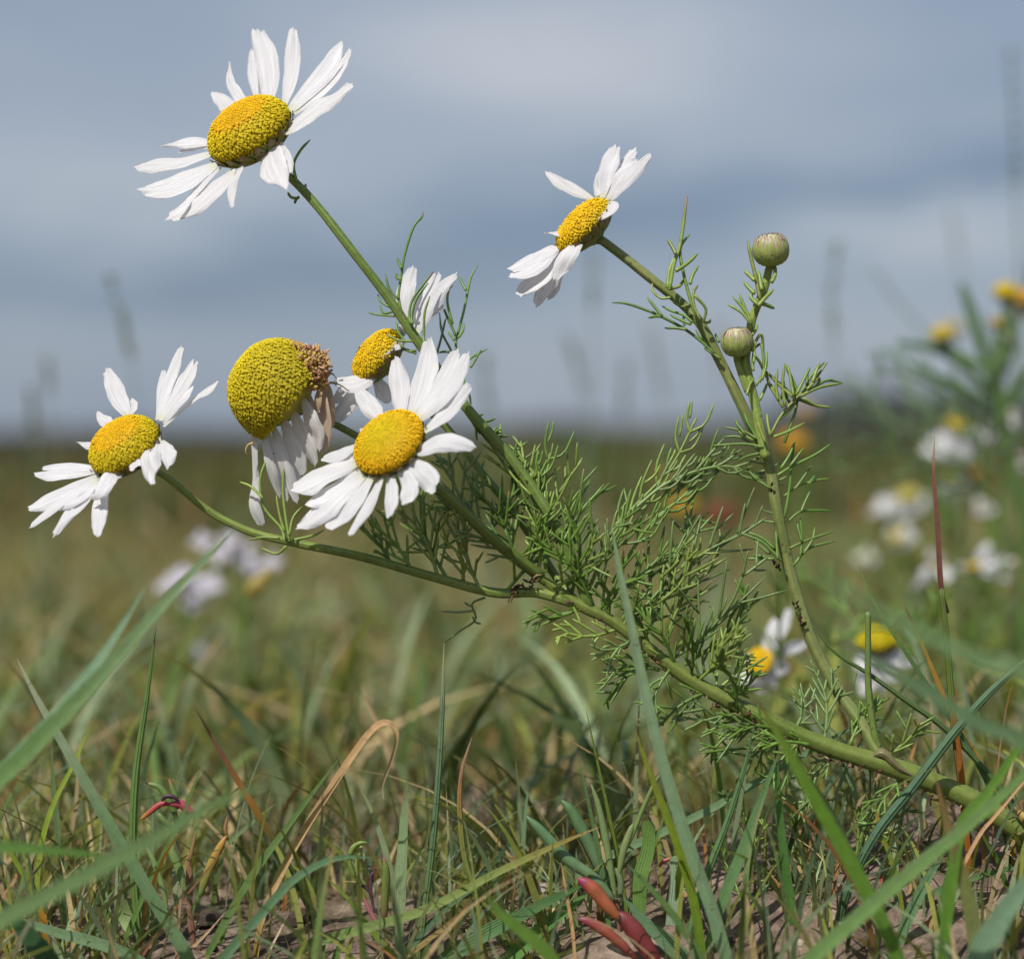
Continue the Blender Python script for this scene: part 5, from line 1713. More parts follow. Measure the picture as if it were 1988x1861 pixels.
    B(D5, [(640, 980), (580, 860), (560, 720), (540, 640)][::-1], 11, -0.006, [(0, YG), (.5, YG), (.8, (.32, .17, .05)), (1, (.2, .13, .05))], 'yellow blade with an orange tip in front of the thick stem base')
    # rosette beside the red leaf
    B(D6, [(990, 590), (1020, 700), (1010, 850), (960, 1050), (950, 1250), (940, 1450)], 32, -0.006, solid((.11, .19, .05)),
      'blunt broad ribbed blade upright to the right of the red fleshy leaf', prof=[(0, .8), (.5, 1), (.8, .95), (.95, .8), (1, .4)])
    B(D6, [(1240, 880), (1250, 1050), (1230, 1300), (1220, 1550)], 32, -0.002, solid((.20, .27, .18)),
      'pale white-striped ribbed blade standing behind the tall pale one', prof=[(0, 1), (.8, .95), (.97, .8), (1, .3)])
    B(D6, [(830, 950), (960, 1080), (1150, 1290), (1300, 1500), (1400, 1650)], 18, -0.020, solid((.11, .19, .06)), 'blurred green blade sloping down right behind the tall pale one')
    B(D6, [(800, 1220), (950, 1400), (1120, 1560), (1250, 1700)], 38, -0.012, solid((.12, .20, .11)), 'broad grey-green blade sloping down right of the red fleshy leaf')
    B(D6, [(290, 930), (320, 1100), (350, 1270), (380, 1440)], 8, -0.010, solid((.42, .26, .12)), 'short straw-coloured stalk left of the red fleshy leaf', mat=M_DRY)
    # lower left corner
    B(C12, [(0, 1440), (100, 1580), (220, 1740), (330, 1880)], 44, -0.030, solid((.035, .08, .03)), 'broad very dark green blade in the bottom left corner')
    B(C12, [(-60, 1540), (200, 1620), (420, 1690), (650, 1750), (920, 1860)], 25, -0.016, solid((.12, .19, .10)), 'pale blue-green blade lying along the bottom left')
    B(C7, [(1000, 1355), (900, 1470), (800, 1590), (700, 1720), (600, 1870)], 7, -0.004, solid((.22, .10, .05)), 'thin red-brown stalk slanting through the red-leaved seedling')
    B(C7, [(785, 1500), (775, 1620), (768, 1740), (762, 1860)], 9, -0.008, solid((.30, .20, .13)), 'upright tan stalk in front of the red-leaved seedling', mat=M_DRY)
    B(C7, [(972, 1655), (900, 1740), (830, 1810), (760, 1870)], 8, -0.006, solid((.36, .24, .15)), 'short tan stalk leaning right near the bottom left', mat=M_DRY)
    B(C7, [(1045, 1490), (1015, 1600), (980, 1700), (950, 1800)], 11, 0.002, solid((.07, .13, .03)), 'short dark green needle beside the hooked blade foot')
    B(C7, [(1190, 1190), (1090, 1270), (980, 1370), (900, 1480)], 12, 0.018, solid((.14, .2, .09)), 'soft grey-green blade pointing up right behind the seedling')
    for q, (x, y, x2, y2, w_, lab) in enumerate([(575, 1690, 560, 1861, 13, 'leftmost short stub blade in the little tuft at the bottom'), (745, 1620, 640, 1861, 17, 'tallest blade of the little tuft at the bottom'),
                                                 (775, 1665, 720, 1861, 12, 'yellowish blade at the right of the little tuft at the bottom')]):
        B(C13, [(x, y), ((x + x2) / 2 - 8, (y + y2) / 2), (x2, y2)], w_, -0.008, solid((.12, .20, .05) if q < 2 else (.20, .24, .04)), lab)
    B(C13, [(560, 1290), (700, 1420), (820, 1580), (930, 1720), (1040, 1860)], 15, -0.004, solid((.14, .21, .04)), 'yellow-green blade sloping down right by the small fleshy seedling')
    B(C13, [(1585, 1430), (1500, 1540), (1380, 1650), (1200, 1790), (1100, 1870)], 12, -0.012, [(0, (.2, .2, .06)), (.6, (.28, .2, .08)), (1, (.16, .06, .03))], 'olive blade with a burnt brown tip, bottom middle')
    B(C13, [(1660, 1340), (1450, 1480), (1300, 1620), (1150, 1790), (1090, 1850)], 13, -0.010, solid((.10, .17, .09)), 'blue-green narrow blade under the long striped olive one')
    B(C13, [(312, 1560), (250, 1680), (190, 1800)], 6, -0.004, solid((.5, .4, .28)), 'tiny pale straw at the bottom left of the tuft', mat=M_DRY)
    B(C13, [(810, -20), (900, 200), (980, 400), (1080, 700), (1180, 980), (1300, 1290)], 16, 0.055, solid((.36, .26, .15)), 'long blurred straw stalk behind the hooked dry blade', mat=M_DRY)


hero_blades()


# ------------------------------------------------------------------ small fleshy plants of the sand
CRIM = (0.32, 0.018, 0.045)
SALM = (0.42, 0.085, 0.035)


def fleshy(name, label, C, root, leaves, cat='seedling'):
    r3 = P(*C(*root[:2]), root[2])
    r3.z = gz(r3.x, r3.y) + 0.0005
    e = empty(name, r3)
    tag(e, label, cat)
    for pts, w, dy, cols in leaves:
        v = [P(*C(x, y), dy) for x, y in pts]
        n = 16
        cl = catmull(v, n)
        mb = MB()
        mb.tube(cl, [w * 0.4e-4 * interp([(0, .45), (.2, .85), (.55, 1), (.85, .7), (1, .2)], i / n) for i in range(n + 1)],
                [interp(cols, i / n) for i in range(n + 1)], sides=9, squash=0.7)
        mb.build('leaf', M_FLESHY, e, origin=cl[0])
    # the stem down into the sand
    mb = MB()
    top = P(*C(*leaves[0][0][0]), leaves[0][2])
    cl = catmull([r3 - Vector((0, 0, .003)), r3.lerp(top, .5) + Vector((.0004, 0, 0)), top], 10)
    mb.tube(cl, [4.5e-4] * 11, [(.20, .09, .06)] * 11, sides=7)
    mb.build('stem', M_FLESHY, e, origin=r3)
    return e


def seedlings():
    GR = (.11, .19, .04)
    fleshy('fleshy_seedling', 'succulent seedling with thick crimson and salmon leaves at the bottom middle', D6, (1000, 1900, -.012), [
        ([(1100, 1800), (980, 1620), (850, 1440), (735, 1340)], 46, -.014, [(0, (.17, .022, .03)), (.6, (.19, .03, .03)), (1, (.15, .012, .025))]),
        ([(760, 1390), (670, 1290), (570, 1170), (500, 1110), (428, 1068)], 36, -.015, [(0, (.30, .10, .03)), (.5, (.28, .07, .03)), (.75, (.26, .05, .03)), (.85, (.20, .015, .07)), (1, (.2, .012, .03))]),
        ([(900, 1720), (780, 1600), (640, 1490), (520, 1420), (430, 1395)], 27, -.016, [(0, (.18, .04, .03)), (.5, (.26, .06, .03)), (.9, (.2, .03, .05)), (1, (.12, .03, .07))]),
    ])
    fleshy('hairy_seedling', 'grey-green rosette with narrow upright leaves above the crimson seedling', D6, (760, 1300, -.002), [
        ([(740, 1230), (700, 1000), (660, 760), (600, 480), (540, 300)], 18, -.003, solid((.14, .20, .07))),
        ([(720, 1240), (560, 1060), (330, 900), (130, 680), (10, 560)], 30, -.006, [(0, (.12, .19, .09)), (1, (.08, .17, .07))]),
        ([(730, 1230), (600, 950), (480, 700), (380, 520), (300, 430)], 32, .001, [(0, (.14, .22, .12)), (1, (.08, .18, .05))]),
        ([(760, 1050), (800, 850), (850, 700), (880, 620)], 19, -.004, solid((.18, .23, .08))),
        ([(790, 900), (880, 700), (960, 500), (1040, 320), (1100, 220)], 12, .002, solid((.14, .2, .05))),
        ([(770, 1250), (780, 1100), (740, 980)], 16, -.004, solid((.15, .2, .09))),
    ])
    fleshy('reddish_seedling', 'small green plant with one crimson drooping leaf at the lower left', C12, (1330, 1900, .002), [
        ([(1290, 1500), (1290, 1250), (1320, 1100), (1345, 985)], 12, .002, solid((.26, .14, .06))),
        ([(1170, 800), (1100, 800), (1020, 860), (962, 905)], 15, .0, [(0, CRIM), (.5, (.36, .05, .05)), (1, (.4, .22, .03))]),
        ([(1170, 800), (1240, 800), (1290, 840), (1340, 860)], 24, .0, [(0, (.3, .04, .06)), (1, (.34, .05, .09))]),
        ([(1210, 900), (1180, 820), (1100, 690), (1000, 655)], 18, .002, [(0, GR), (.9, GR), (1, (.35, .08, .06))]),
        ([(1220, 830), (1200, 740), (1160, 630)], 15, .001, [(0, GR), (.8, GR), (1, (.3, .06, .05))]),
        ([(1110, 775), (1140, 745), (1190, 750), (1230, 775)], 12, -.001, solid((.05, .015, .03))),
        ([(1230, 1000), (1210, 920), (1190, 820)], 18, .003, solid((.12, .19, .05))),
        ([(1180, 960), (1120, 910), (1090, 860)], 17, .004, solid((.12, .19, .05))),
        ([(1270, 1400), (1230, 1250), (1180, 1120), (1190, 1060)], 24, .0, solid((.16, .24, .07))),
        ([(1150, 1540), (1110, 1350), (1050, 1180), (1000, 1080)], 16, .001, solid((.15, .22, .07))),
        ([(1370, 1430), (1420, 1280), (1490, 1130), (1550, 1020)], 24, -.001, [(0, GR), (.5, (.25, .18, .03)), (1, (.4, .2, .03))]),
        ([(1560, 1010), (1545, 970), (1560, 880)], 10, -.001, solid((.25, .13, .05))),
        ([(1340, 1800), (1300, 1600), (1310, 1300), (1290, 1180)], 13, .002, solid((.22, .12, .07))),
    ])
    e = fleshy('reddish_seedling', 'small round-leaved green plant beside the reddish seedling foot', C12, (960, 1900, .004), [
        ([(980, 1760), (1000, 1700), (990, 1650)], 10, .004, solid(GR)),
        ([(760, 1760), (750, 1600), (700, 1530), (560, 1490)], 22, .004, [(0, (.2, .05, .04)), (.3, (.10, .15, .03)), (1, (.06, .11, .02))]),
        ([(770, 1780), (790, 1650), (800, 1500)], 14, .004, solid((.14, .21, .05))),
        ([(990, 1740), (1080, 1640), (1100, 1560)], 34, .006, solid((.10, .17, .05))),
    ])
    mb = MB()
    c = P(*C12(915, 1560), .002)
    vs = [c + CR * (math.cos(a_ * math.pi / 10) * .0033) + CU * (math.sin(a_ * math.pi / 10) * .0036) + CF * (.0006 * math.cos(a_ * .6)) for a_ in range(20)] + [c + CF * .0008]
    mb.add(vs, [(i, (i + 1) % 20, 20) for i in range(20)], [(.20, .27, .10)] * 21)
    mb.build('leaf', M_FLESHY, e, origin=c)
    e.name = 'round_leaved_seedling'
    fleshy('fleshy_seedling', 'tiny red-stemmed seedling with pale curled leaves, left of the tall fine blade', C13, (980, 1760, .0), [
        ([(970, 1640), (975, 1450), (985, 1280), (970, 1165)], 22, -.001, [(0, (.26, .05, .06)), (.25, (.13, .14, .03)), (.9, (.12, .17, .03)), (1, (.3, .03, .08))]),
        ([(930, 1630), (880, 1540), (830, 1440)], 14, .001, [(0, (.4, .2, .2)), (1, (.3, .08, .08))]),
        ([(930, 1560), (890, 1480), (880, 1300), (900, 1260), (840, 1200)], 8, .001, solid((.07, .03, .05))),
        ([(900, 1500), (870, 1400), (790, 1340), (690, 1330)], 9, .001, [(0, (.05, .02, .03)), (.6, (.05, .03, .03)), (.8, (.2, .2, .06)), (1, (.35, .13, .06))]),
        ([(770, 1300), (735, 1200), (750, 1110), (800, 1068), (855, 1062)], 14, .0, solid((.18, .26, .05))),
        ([(790, 1300), (785, 1200), (810, 1110), (820, 1085)], 12, -.001, solid((.18, .25, .06))),
        ([(830, 1320), (845, 1230), (830, 1130)], 11, .001, solid((.22, .26, .09))),
        ([(820, 1560), (790, 1500), (770, 1440)], 10, .002, solid((.24, .12, .06))),
    ])
    fleshy('fleshy_seedling', 'low plant with a single glowing red leaf on the soil under the thick stem', D5, (560, 1380, .004), [
        ([(560, 1290), (620, 1230), (690, 1160), (780, 1120)], 26, .004, [(0, (.24, .04, .03)), (.5, (.5, .06, .02)), (.8, (.4, .015, .03)), (1, (.3, .01, .07))]),
        ([(540, 1350), (440, 1400), (330, 1520), (260, 1490)], 11, .004, solid((.16, .04, .06))),
        ([(560, 1380), (520, 1300), (470, 1210)], 10, .004, solid((.14, .18, .05))),
    ])
    fleshy('fleshy_seedling', 'seedling with a short pink-red leaf beside the blunt ribbed blade', D6, (1120, 1330, .004), [
        ([(1230, 890), (1170, 910), (1120, 935), (1095, 975)], 11, .0, [(0, (.3, .12, .04)), (.5, (.4, .05, .06)), (1, (.45, .02, .12))]),
        ([(1120, 1300), (1100, 1150), (1060, 1000), (1050, 940)], 7, .003, solid((.18, .12, .08))),
        ([(1170, 1280), (1200, 1100), (1210, 960)], 9, .003, solid((.15, .2, .05))),
        ([(1230, 930), (1160, 890), (1080, 860)], 7, .003, solid((.14, .19, .05))),
    ])
    # ferny seedlings of the same daisy under the leaning stem
    rr = random.Random(5)
    for lab, root, tips in (('ferny green seedling growing under the thick part of the leaning stem', (1650, 1740, .006), [(1580, 1560), (1640, 1540), (1700, 1570), (1735, 1610), (1600, 1640), (1560, 1680), (1690, 1490), (1740, 1520)]),
                            ('ferny seedling between the parallel green blades right of the middle', (1440, 1800, .004), [(1400, 1540), (1440, 1570), (1490, 1600), (1540, 1650), (1380, 1640), (1500, 1700), (1600, 1680)]),
                            ('ferny seedling in the gap left of the wide bright slanting blade', (1560, 1830, .008), [(1500, 1650), (1560, 1620), (1610, 1660), (1640, 1730), (1480, 1740), (1600, 1560)])):
        r3 = P(*root)
        r3.z = gz(r3.x, r3.y)
        e = empty('mayweed_seedling', r3)
        tag(e, lab, 'seedling', 'ferny seedlings under the stem')
        for t in tips:
            mb = MB()
            T3 = P(t[0], t[1], root[2] + rr.uniform(-.006, .006))
            feather(mb, r3, T3, rr.uniform(-.2, .2), 4, 0.22, 2.6e-4, rr.choice([LEAF_G, LEAF_Y, (.07, .12, .03)]), rnd=rr, sub=2)
            mb.build('leaf', M_LEAF, e, origin=r3)


seedlings()


# ------------------------------------------------------------------ daisies out of focus
def soft_head(parent, C, c, img_dir, tilt, Rpx, s, petals, dy, hr=0.6, dcol=None, wpx=None, mat=None, pc=WHITE):
    """a head behind the sharp plane; petals as (tip x, tip y, width) in crop pixels"""
    k = 1e-4 / (s * 1.2741) * (1 + dy / FOCUS)
    c3 = P(*C(*c), dy)
    ax = axis_from(img_dir[0], img_dir[1], tilt)
    R = Rpx * k
    mb, base = involucre(c3, ax, R, None, 0.001)
    head = mb.build('flower_head', M_STEM, parent, origin=c3)
    dm = disc_mesh(c3, ax, R * 0.98, R * hr, 130, dcol or (lambda t, d: interp([(0, YELLOW), (1, YELLOW)], t)), lambda t: 0.3, seed=int(c[0]))
    dm.build('disc', M_DISC, head)
    for (x, y, w) in petals:
        T = P(*C(x, y), dy)
        d = (T - c3)
        b0 = c3 + d.normalized() * R * 0.6
        pm = MB()
        petal(pm, [b0, b0.lerp(T, .5) + ax * d.length * .06, T], w * k, ax + Vector((0, -.3, 0)), nseg=8, nac=4, col=pc)
        pm.build('petal', M_PETAL, head, origin=b0)
    return base


def soft_stem(parent, pts3, r, col=STEM_G, foot=True):
    v = list(pts3)
    p = v[-1]
    q = Vector((p.x, p.y, gz(p.x, p.y) - 0.003))
    if foot and p.z > q.z + .004:
        v.append(q)
    mb = MB()
    n = 6 * len(v)
    cl = catmull(v, n)
    mb.tube(cl, [r * .65 * (1 + .5 * i / n) for i in range(n + 1)], [col] * (n + 1), sides=7)
    return mb.build('stem', M_STEM, parent, origin=cl[-1])


def soft_leaves(parent, base, n, rr, size=0.03, col=LEAF_G):
    for _ in range(n):
        mb = MB()
        b = base + Vector((rr.uniform(-.004, .004), rr.uniform(-.004, .004), rr.uniform(0, .03)))
        t = b + Vector((rr.uniform(-1, 1), rr.uniform(-.6, .6), rr.uniform(.1, 1))).normalized() * size * rr.uniform(.7, 1.2)
        feather(mb, b, t, rr.uniform(-.2, .2), 4, 0.3, 4e-4, col, rnd=rr, sub=1)
        mb.build('leaf', M_LEAF, parent, origin=b)


def soft_plants():
    rr = random.Random(21)
    G = 'blurred daisies behind the plant'

    def plant_at(x, y, dy, label, C=C0, name='daisy_plant', cat='flower', group=G):
        p = P(*C(x, y), dy)
        e = empty(name, Vector((p.x, p.y, gz(p.x, p.y))))
        return tag(e, label, cat, group)
    # nearest one, by the leaning stem
    dy = .100
    e = plant_at(1500, 1400, dy, 'nearest blurred white daisy, tilted, just right of the leafy stem')
    b = soft_head(e, C6, (412, 1712), (-.6, -.5), 45, 85, 2.3265, [(600, 1405, 120), (700, 1590, 75), (510, 1860, 110), (300, 1850, 110), (430, 1900, 110), (330, 1700, 80), (590, 1750, 120)], dy, .35,
                  dcol=lambda t, d: (.68, .47, .010))
    soft_stem(e, [b, P(1520, 1330, dy), P(1540, 1450, dy)], .0008)
    soft_leaves(e, P(1535, 1480, dy), 3, rr)
    dy = .12
    e = plant_at(1720, 1400, dy, 'blurred daisy with raised olive-yellow disc and drooping petals behind the broken stub')
    b = soft_head(e, C9, (1215, 195), (0, -1), 80, 105, 2.1308, [(1135, 470, 120), (1230, 470, 120), (1400, 310, 110), (1330, 400, 90), (1100, 330, 90)], dy, .75,
                  dcol=lambda t, d: (.48, .40, .01))
    soft_stem(e, [b, P(1705, 1340, dy), P(1715, 1450, dy)], .0008)
    soft_leaves(e, P(1712, 1480, dy), 4, rr)
    dy = .25
    e = plant_at(1890, 1300, dy, 'blurred white daisy at the right edge opened flat, seen from the side')
    b = soft_head(e, D2, (1165, 1290), (-.1, -1), 80, 55, 2.863, [(1040, 1285, 60), (1290, 1120, 70), (1480, 1240, 70), (1430, 1390, 60), (1100, 1300, 50), (1240, 1290, 60)], dy, .4)
    soft_stem(e, [b, P(1900, 1200, dy), P(1890, 1320, dy)], .0008)
    soft_leaves(e, P(1895, 1330, dy), 4, rr)
    e = plant_at(1835, 1350, dy, 'blurred white daisy with folded petals directly behind the reddish grass tip')
    b = soft_head(e, D2, (905, 1290), (.6, -.5), 60, 45, 2.863, [(850, 1160, 80), (1030, 1350, 110), (730, 1460, 55), (790, 1340, 70), (950, 1200, 70), (960, 1390, 90)], dy, .4, dcol=lambda t, d: (.6, .5, .2))
    soft_stem(e, [b, P(1830, 1180, dy), P(1838, 1320, dy)], .0008)
    soft_leaves(e, P(1838, 1330, dy), 3, rr)
    dy = .40
    e = plant_at(1860, 1150, dy, 'tall blurred daisy with an orange-yellow disc over drooping white petals at right')
    b = soft_head(e, D2, (1040, 305), (0, -1), 78, 85, 2.863, [(790, 520, 120), (880, 540, 110), (1000, 540, 110), (1120, 560, 120), (1180, 520, 90), (860, 450, 100)], dy, .75, dcol=lambda t, d: (.66, .46, .01))
    soft_stem(e, [b, P(1856, 930, dy), P(1850, 1120, dy)], .0010)
    soft_leaves(e, P(1850, 1180, dy), 4, rr, .04)
    e = plant_at(1880, 1250, dy + .02, 'blurred daisy hanging white between the high orange one and the flat one at right')
    b = soft_head(e, D2, (1010, 650), (-.3, -1), 60, 60, 2.863, [(940, 760, 100), (1020, 860, 130), (1090, 780, 120), (1110, 700, 90), (980, 920, 100), (1060, 640, 80)], dy + .02, .5, dcol=lambda t, d: (.62, .5, .1))
    soft_stem(e, [b, P(1862, 1060, dy + .02), P(1880, 1200, dy + .02)], .0010)
    e = plant_at(1790, 1250, dy, 'blurred daisy with yellowish rim left of the reddish grass tip')
    b = soft_head(e, D2, (700, 790), (-.2, -1), 70, 80, 2.863, [(480, 850, 100), (560, 920, 110), (660, 960, 120), (800, 900, 120), (860, 820, 100), (420, 930, 80)], dy, .5, dcol=lambda t, d: (.55, .48, .15))
    soft_stem(e, [b, P(1770, 1060, dy), P(1785, 1200, dy)], .0010)
    soft_leaves(e, P(1785, 1230, dy), 4, rr, .04)
    e = plant_at(1770, 1300, dy - .04, 'small blurred white daisy with pale yellow disc below the yellowish-rimmed one')
    b = soft_head(e, D2, (625, 1075), (-.5, -.7), 50, 50, 2.863, [(560, 1020, 80), (690, 1160, 100), (780, 1090, 90), (720, 1020, 90), (610, 1150, 80)], dy - .04, .4, dcol=lambda t, d: (.6, .5, .08))
    soft_stem(e, [b, P(1750, 1130, dy - .04), P(1765, 1280, dy - .04)], .0009)
    e = plant_at(1690, 1300, dy, 'faint pale daisy low left of the blurred group at right')
    b = soft_head(e, D2, (400, 1215), (-.2, -1), 60, 40, 2.863, [(320, 1240, 70), (400, 1290, 80), (480, 1230, 80), (430, 1160, 60)], dy, .3, dcol=lambda t, d: (.6, .6, .4))
    soft_stem(e, [b, P(1680, 1160, dy), P(1690, 1280, dy)], .0009)
    # the tall blue-green one with yellow heads against the sky
    dy = .24
    e = plant_at(1930, 1100, dy, 'tall blurred plant with thick blue-green leaves and yellow heads at the right edge', name='daisy_plant')
    for c, R, dc in (((905, 1300), 62, (.55, .42, .02)), ((990, 1330), 60, (.68, .38, .05)), ((575, 1515), 58, (.52, .42, .08)), ((860, 1450), 34, (.45, .30, .05))):
        b = soft_head(e, D1, c, (0, -1), 75, R, 2.0683, [(c[0] + 30, c[1] + 110, 60), (c[0] + 80, c[1] + 90, 60)] if c[0] != 575 else [(c[0] + 30, c[1] + 110, 60)], dy, .9,
                      dcol=lambda t, d, dc=dc: dc, pc=(.7, .62, .5))
        soft_stem(e, [b, P(*D1(850, 1700), dy)], .0011, (.10, .17, .05), foot=False)
    soft_stem(e, [P(*D1(850, 1700), dy), P(1962, 900, dy), P(1996, 1050, dy)], .0028, (.09, .16, .04))
    for pts, w in (([(835, 1760), (780, 1560), (720, 1360), (675, 1240)], 66), ([(840, 1720), (870, 1560), (920, 1430), (950, 1340)], 50), ([(820, 1800), (700, 1660), (540, 1575), (350, 1545)], 56),
                   ([(830, 1860), (700, 1790), (560, 1720), (400, 1650)], 48), ([(845, 1780), (920, 1600), (960, 1450)], 60), ([(840, 1880), (940, 1800), (1020, 1700)], 60)):
        v = [P(*D1(x, y), dy) for x, y in pts]
        cl = catmull(v, 14)
        mb = MB()
        k = 1e-4 / 2.6353 * (1 + dy / FOCUS) * .5
        mb.tube(cl, [w * k * interp([(0, .6), (.4, 1), (.8, .75), (1, .3)], i / 14) for i in range(15)], [(.085, .15, .06)] * 15, sides=8, squash=.35)
        mb.build('leaf', M_GRASS, e, origin=cl[0])
    for (pts, w) in (([(1010, 2000), (960, 1900), (860, 1880)], 50),):
        pass
    soft_leaves(e, P(1935, 1000, dy), 10, rr, .06, (.08, .14, .05))
    dy = .34
    e = plant_at(1925, 1200, dy, 'pale washed-out daisies almost lost beside the tall blue-green plant')
    for c, tips in (((1240, 320), [(1180, 380, 110), (1260, 420, 120), (1320, 360, 100), (1210, 290, 80)]), ((1250, 850), [(1180, 820, 90), (1270, 900, 120), (1330, 880, 100), (1200, 920, 80)]),
                    ((1450, 210), [(1400, 280, 100), (1470, 310, 120), (1510, 250, 100), (1420, 180, 80)]), ((1500, 520), [(1450, 500, 90), (1490, 600, 110), (1530, 560, 100)])):
        b = soft_head(e, D2, c, (-.3, -.8), 65, 24, 2.863, tips, dy, .4, dcol=lambda t, d: (.6, .55, .3))
        soft_stem(e, [b, P(1935, 1080, dy)], .0009, foot=False)
    soft_stem(e, [P(1935, 1080, dy), P(1930, 1180, dy)], .0012)
    # yellow ones scattered further off, middle and left
    G2 = 'petal-less yellow heads far behind'
    for (x, y, dy, R, col, lab) in ((1540, 862, .5, 26, (.60, .34, .03), 'blurred orange-yellow flower head behind the right stalk'),
                                    (1325, 985, .5, 24, (.55, .34, .03), 'blurred yellow flower head behind the long feathery leaf'),
                                    (1400, 1005, .5, 34, (.20, .07, .04), 'blurred brownish-red seed head beside the yellow one'),
                                    (1562, 800, .6, 18, (.50, .33, .16), 'faint apricot flower head on the horizon right of the stalk'),
                                    (1290, 930, .6, 14, (.45, .28, .03), 'small dim yellow flower head above the other yellow one'),
                                    (1905, 915, .45, 14, (.5, .26, .03), 'small orange speck of a flower head beside the tall blue-green plant'),
                                    (1850, 640, .5, 18, (.5, .4, .1), 'dim yellow flower head high up at right against the sky')):
        e = plant_at(x, y, dy, lab, name='flower_stalk', group=G2)
        b = soft_head(e, C0, (x, y), (0, -1), 75, R, 1 / 1.2741, [], dy, .8, dcol=lambda t, d, col=col: col)
        soft_stem(e, [b, P(x + 5, y + 60, dy), P(x + 8, y + 140, dy)], .0010)
    # pale lilac flowers at the left
    LIL = (.70, .66, .74)
    dy = .30
    for (lab, cs, st) in (('blurred pale lilac flower cluster just left behind the broad blue-green blade', [(840, 270, 75), (900, 250, 70), (780, 210, 60), (720, 250, 55), (830, 330, 60)], (820, 520)),
                          ('blurred pale lilac flower cluster under the left daisy stalk', [(1050, 130, 70), (950, 120, 60), (870, 65, 55), (1090, 190, 55), (1170, 160, 50), (990, 60, 50)], (1050, 480)),
                          ('single dim lilac flower low behind the left grass', [(855, 545, 45)], (860, 700))):
        e = plant_at(st[0], st[1], dy, lab, C7, 'lilac_flower', 'flower', 'blurred lilac flowers at left')
        k = 1e-4 / (1.738 * 1.2741) * (1 + dy / FOCUS)
        for (x, y, r) in cs:
            c3 = P(*C7(x, y), dy + rr.uniform(-.01, .01))
            ax = Vector((rr.uniform(-.6, .3), -.8, rr.uniform(.1, .8))).normalized()
            e1 = ax.orthogonal().normalized()
            pm = MB()
            a0 = rr.random()
            for q in range(4):
                d = Matrix.Rotation(a0 + q * math.pi / 2, 3, ax) @ e1
                petal(pm, [c3, c3 + d * r * k * .5 + ax * r * k * .1, c3 + d * r * k], r * k * .75, ax, nseg=6, nac=4, col=LIL, notch=.1)
            pm.build('flower', M_PETAL, e, origin=c3)
            soft_stem(e, [c3, c3.lerp(P(*C7(*st), dy), .6)] + [P(*C7(*st), dy)], .0006, foot=False)
        soft_stem(e, [P(*C7(*st), dy), P(*C7(st[0] + 10, st[1] + 100), dy)], .0009)
    e = plant_at(500, 1150, .2, 'blurred yellow-orange pointed bud right of the lilac flowers', name='flower_stalk', group=G2)
    mb = MB()
    cl = catmull([P(*C7(1060, 300), .2), P(*C7(1110, 250), .2), P(*C7(1165, 190), .2)], 8)
    mb.tube(cl, [.0028 * interp([(0, .4), (.4, 1), (1, .35)], i / 8) for i in range(9)], [(.34, .27, .07)] * 9, sides=8)
    mb.build('bud', M_GRASS, e, origin=cl[0])
    soft_stem(e, [cl[0], P(*C7(1050, 400), .2), P(*C7(1045, 560), .2)], .0009)


soft_plants()


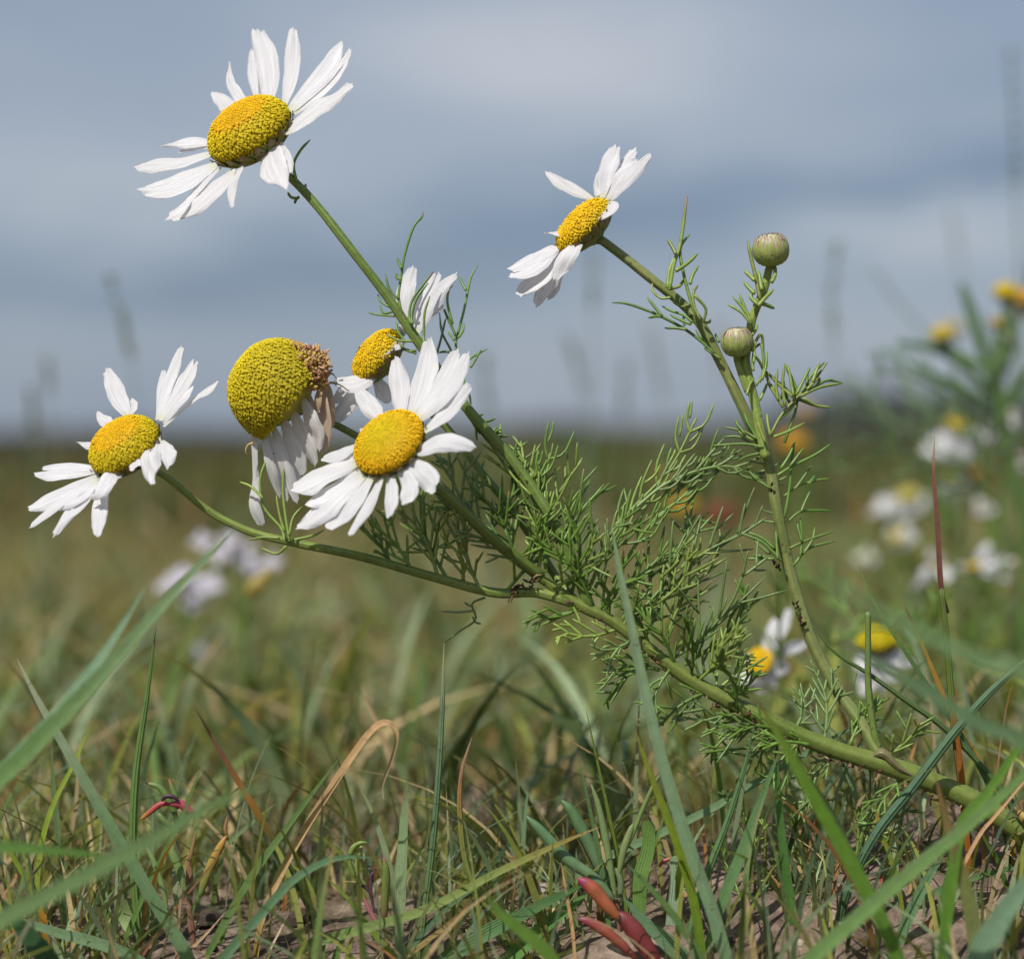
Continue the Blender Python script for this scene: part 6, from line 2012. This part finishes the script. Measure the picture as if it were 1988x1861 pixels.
def stalks():
    """flowering grass stalks standing above the horizon, far out of focus"""
    G = 'blurred grass stalks against the sky'
    rr = random.Random(31)
    L = [  # points tip first (in frame units), depth, stem r mm, seed head length (fraction), head width mm, label
        ([(215, 545), (245, 660), (262, 760), (275, 900)], .36, .5, .38, 3.2, 'blurred grass stalk with a drooping seed head above the left daisy'),
        ([(90, 700), (96, 780), (100, 900)], .5, .6, .3, 2.0, 'faint short stalk left of the drooping seed head'),
        ([(58, 760), (64, 830), (70, 930)], .45, .9, .4, 3.0, 'dim stalk rising from the horizon at the far left'),
        ([(1152, 500), (1150, 620), (1148, 760), (1145, 880)], .50, 1.1, .25, 3.2, 'faint upright stalk under the right daisy'),
        ([(1100, 660), (1128, 740), (1140, 860)], .55, .8, .45, 3.5, 'short leaning stalk left of the faint upright one'),
        ([(1262, 640), (1280, 740), (1300, 860)], .6, 1.0, .5, 4.5, 'short stalk with a loose seed head right of the faint upright one'),
        ([(940, 700), (945, 770), (955, 860)], .5, 1.0, .5, 4.0, 'stalk with a dark head behind the stem of the middle daisy'),
        ([(1215, 700), (1212, 780), (1210, 870)], .6, .8, .5, 3.5, 'faint stub of a stalk between the middle stalks'),
        ([(1622, 480), (1615, 600), (1622, 720), (1628, 860)], .42, .8, .45, 4.0, 'upright blurred stalk with a long seed head right of the buds'),
        ([(1690, 515), (1745, 590), (1800, 650), (1860, 730)], .42, 1.4, .0, 0, 'blurred blade leaning left high at the right'),
        ([(1962, 110), (1970, 260), (1975, 420), (1985, 600), (1975, 760), (1960, 900)], .42, 1.3, .3, 3.0, 'very tall blurred stalk up the right edge of the sky'),
        ([(1850, 420), (1862, 520), (1880, 640), (1900, 800)], .75, 1.1, .25, 3.0, 'barely visible stalk left of the very tall one'),
        ([(1395, 640), (1398, 740), (1400, 860)], .75, 1.0, .3, 3.5, 'ghostly far stalk behind the leaning bud'),
    ]
    for pts, dy, r, hf, hw, lab in L:
        v = [P(x, y, dy) for x, y in pts]
        p = v[-1]
        v.append(Vector((p.x, p.y, gz(p.x, p.y) - .003)))
        n = 30
        cl = catmull(v, n)
        e = empty('grass_stalk', cl[-1])
        tag(e, lab, 'grass stalk', G, 'thing')
        mb = MB()
        mb.tube(cl, [r * .5e-3 * (.5 + .7 * i / n) for i in range(n + 1)], [(.17, .22, .16)] * (n + 1), sides=6)
        mb.build('stem', M_GRASS, e)
        if hf:
            hb = MB()
            m = int(n * hf)
            for q in range(48):
                s_ = rr.uniform(0, 1)
                c = cl[int(s_ * m)]
                d = Vector((rr.uniform(-1, 1), rr.uniform(-1, 1), rr.uniform(.8, 2))).normalized()
                ln = rr.uniform(1.8, 3.4) * 1e-3
                o = Vector((rr.uniform(-1, 1), rr.uniform(-1, 1), 0)) * hw * .3e-3
                hb.tube([c + o, c + o + d * ln * .5, c + o + d * ln], [.3e-3, .6e-3, .12e-3], [(.20, .23, .15)] * 3, sides=5)
            hb.build('seed_head', M_GRASS, e)


stalks()


def small_finds():
    """an insect on the stem base and a stone on the soil"""
    c = P(1981, 1576, -.002)
    e = empty('insect', c)
    tag(e, 'small golden-brown insect sitting on the thick stem base at the right edge', 'insect')
    mb = MB()
    a0, a1 = P(1968, 1566, -.0025), P(2002, 1600, -.0025)
    cl = catmull([a0, a0.lerp(a1, .25), a0.lerp(a1, .35), a0.lerp(a1, .7), a1], 16)
    mb.tube(cl, [1e-4 * interp([(0, 3), (.12, 6), (.24, 4), (.32, 9), (.45, 5), (.7, 12), (.9, 9), (1, 3)], i / 16) for i in range(17)],
            [interp([(0, (.10, .06, .02)), (.4, (.30, .20, .04)), (1, (.22, .20, .05))], i / 16) for i in range(17)], sides=10)
    mb.build('body', M_FLESHY, e)
    for k, (dx, dz) in enumerate(((-14, -12), (-20, 2), (-16, 12), (12, -14), (16, 6), (10, 16))):
        mb = MB()
        b = cl[4 + k % 3 * 2]
        k1 = b + CR * dx * .5e-4 + CU * (7e-4 - dz * .3e-4)
        k2 = b + CR * dx * 1.1e-4 - CU * (dz * .5e-4 + 6e-4)
        mb.tube(catmull([b, k1, k2], 8), [.9e-4] * 9, [(.14, .08, .03)] * 9, sides=5)
        mb.build('leg', M_FLESHY, e)
    mb = MB()
    p0 = P(*D5(1255, 1800), .0)
    vs, cs = [], []
    for j in range(9):
        th = math.pi * (j + .5) / 9
        for i in range(14):
            a_ = 2 * math.pi * i / 14
            d = Vector((math.sin(th) * math.cos(a_), math.sin(th) * math.sin(a_), math.cos(th)))
            f = 1 + .5 * mnoise.noise(d * 2.1 + Vector((3, 1, 8))) + .2 * mnoise.noise(d * 6)
            vs.append(p0 + Vector((d.x * .0045, d.y * .003, d.z * .0026)) * f)
            cs.append((.07, .06, .055) if mnoise.noise(d * 3) < .1 else (.17, .15, .13))
    fs = [(j * 14 + i, j * 14 + (i + 1) % 14, (j + 1) * 14 + (i + 1) % 14, (j + 1) * 14 + i) for j in range(8) for i in range(14)]
    fs += [tuple(range(14))[::-1], tuple(8 * 14 + i for i in range(14))]
    mb.add(vs, fs, cs)
    tag(mb.build('stone', M_DRY, None, origin=p0), 'rough dark stone on the bare soil in the bottom right corner', 'stone')


small_finds()
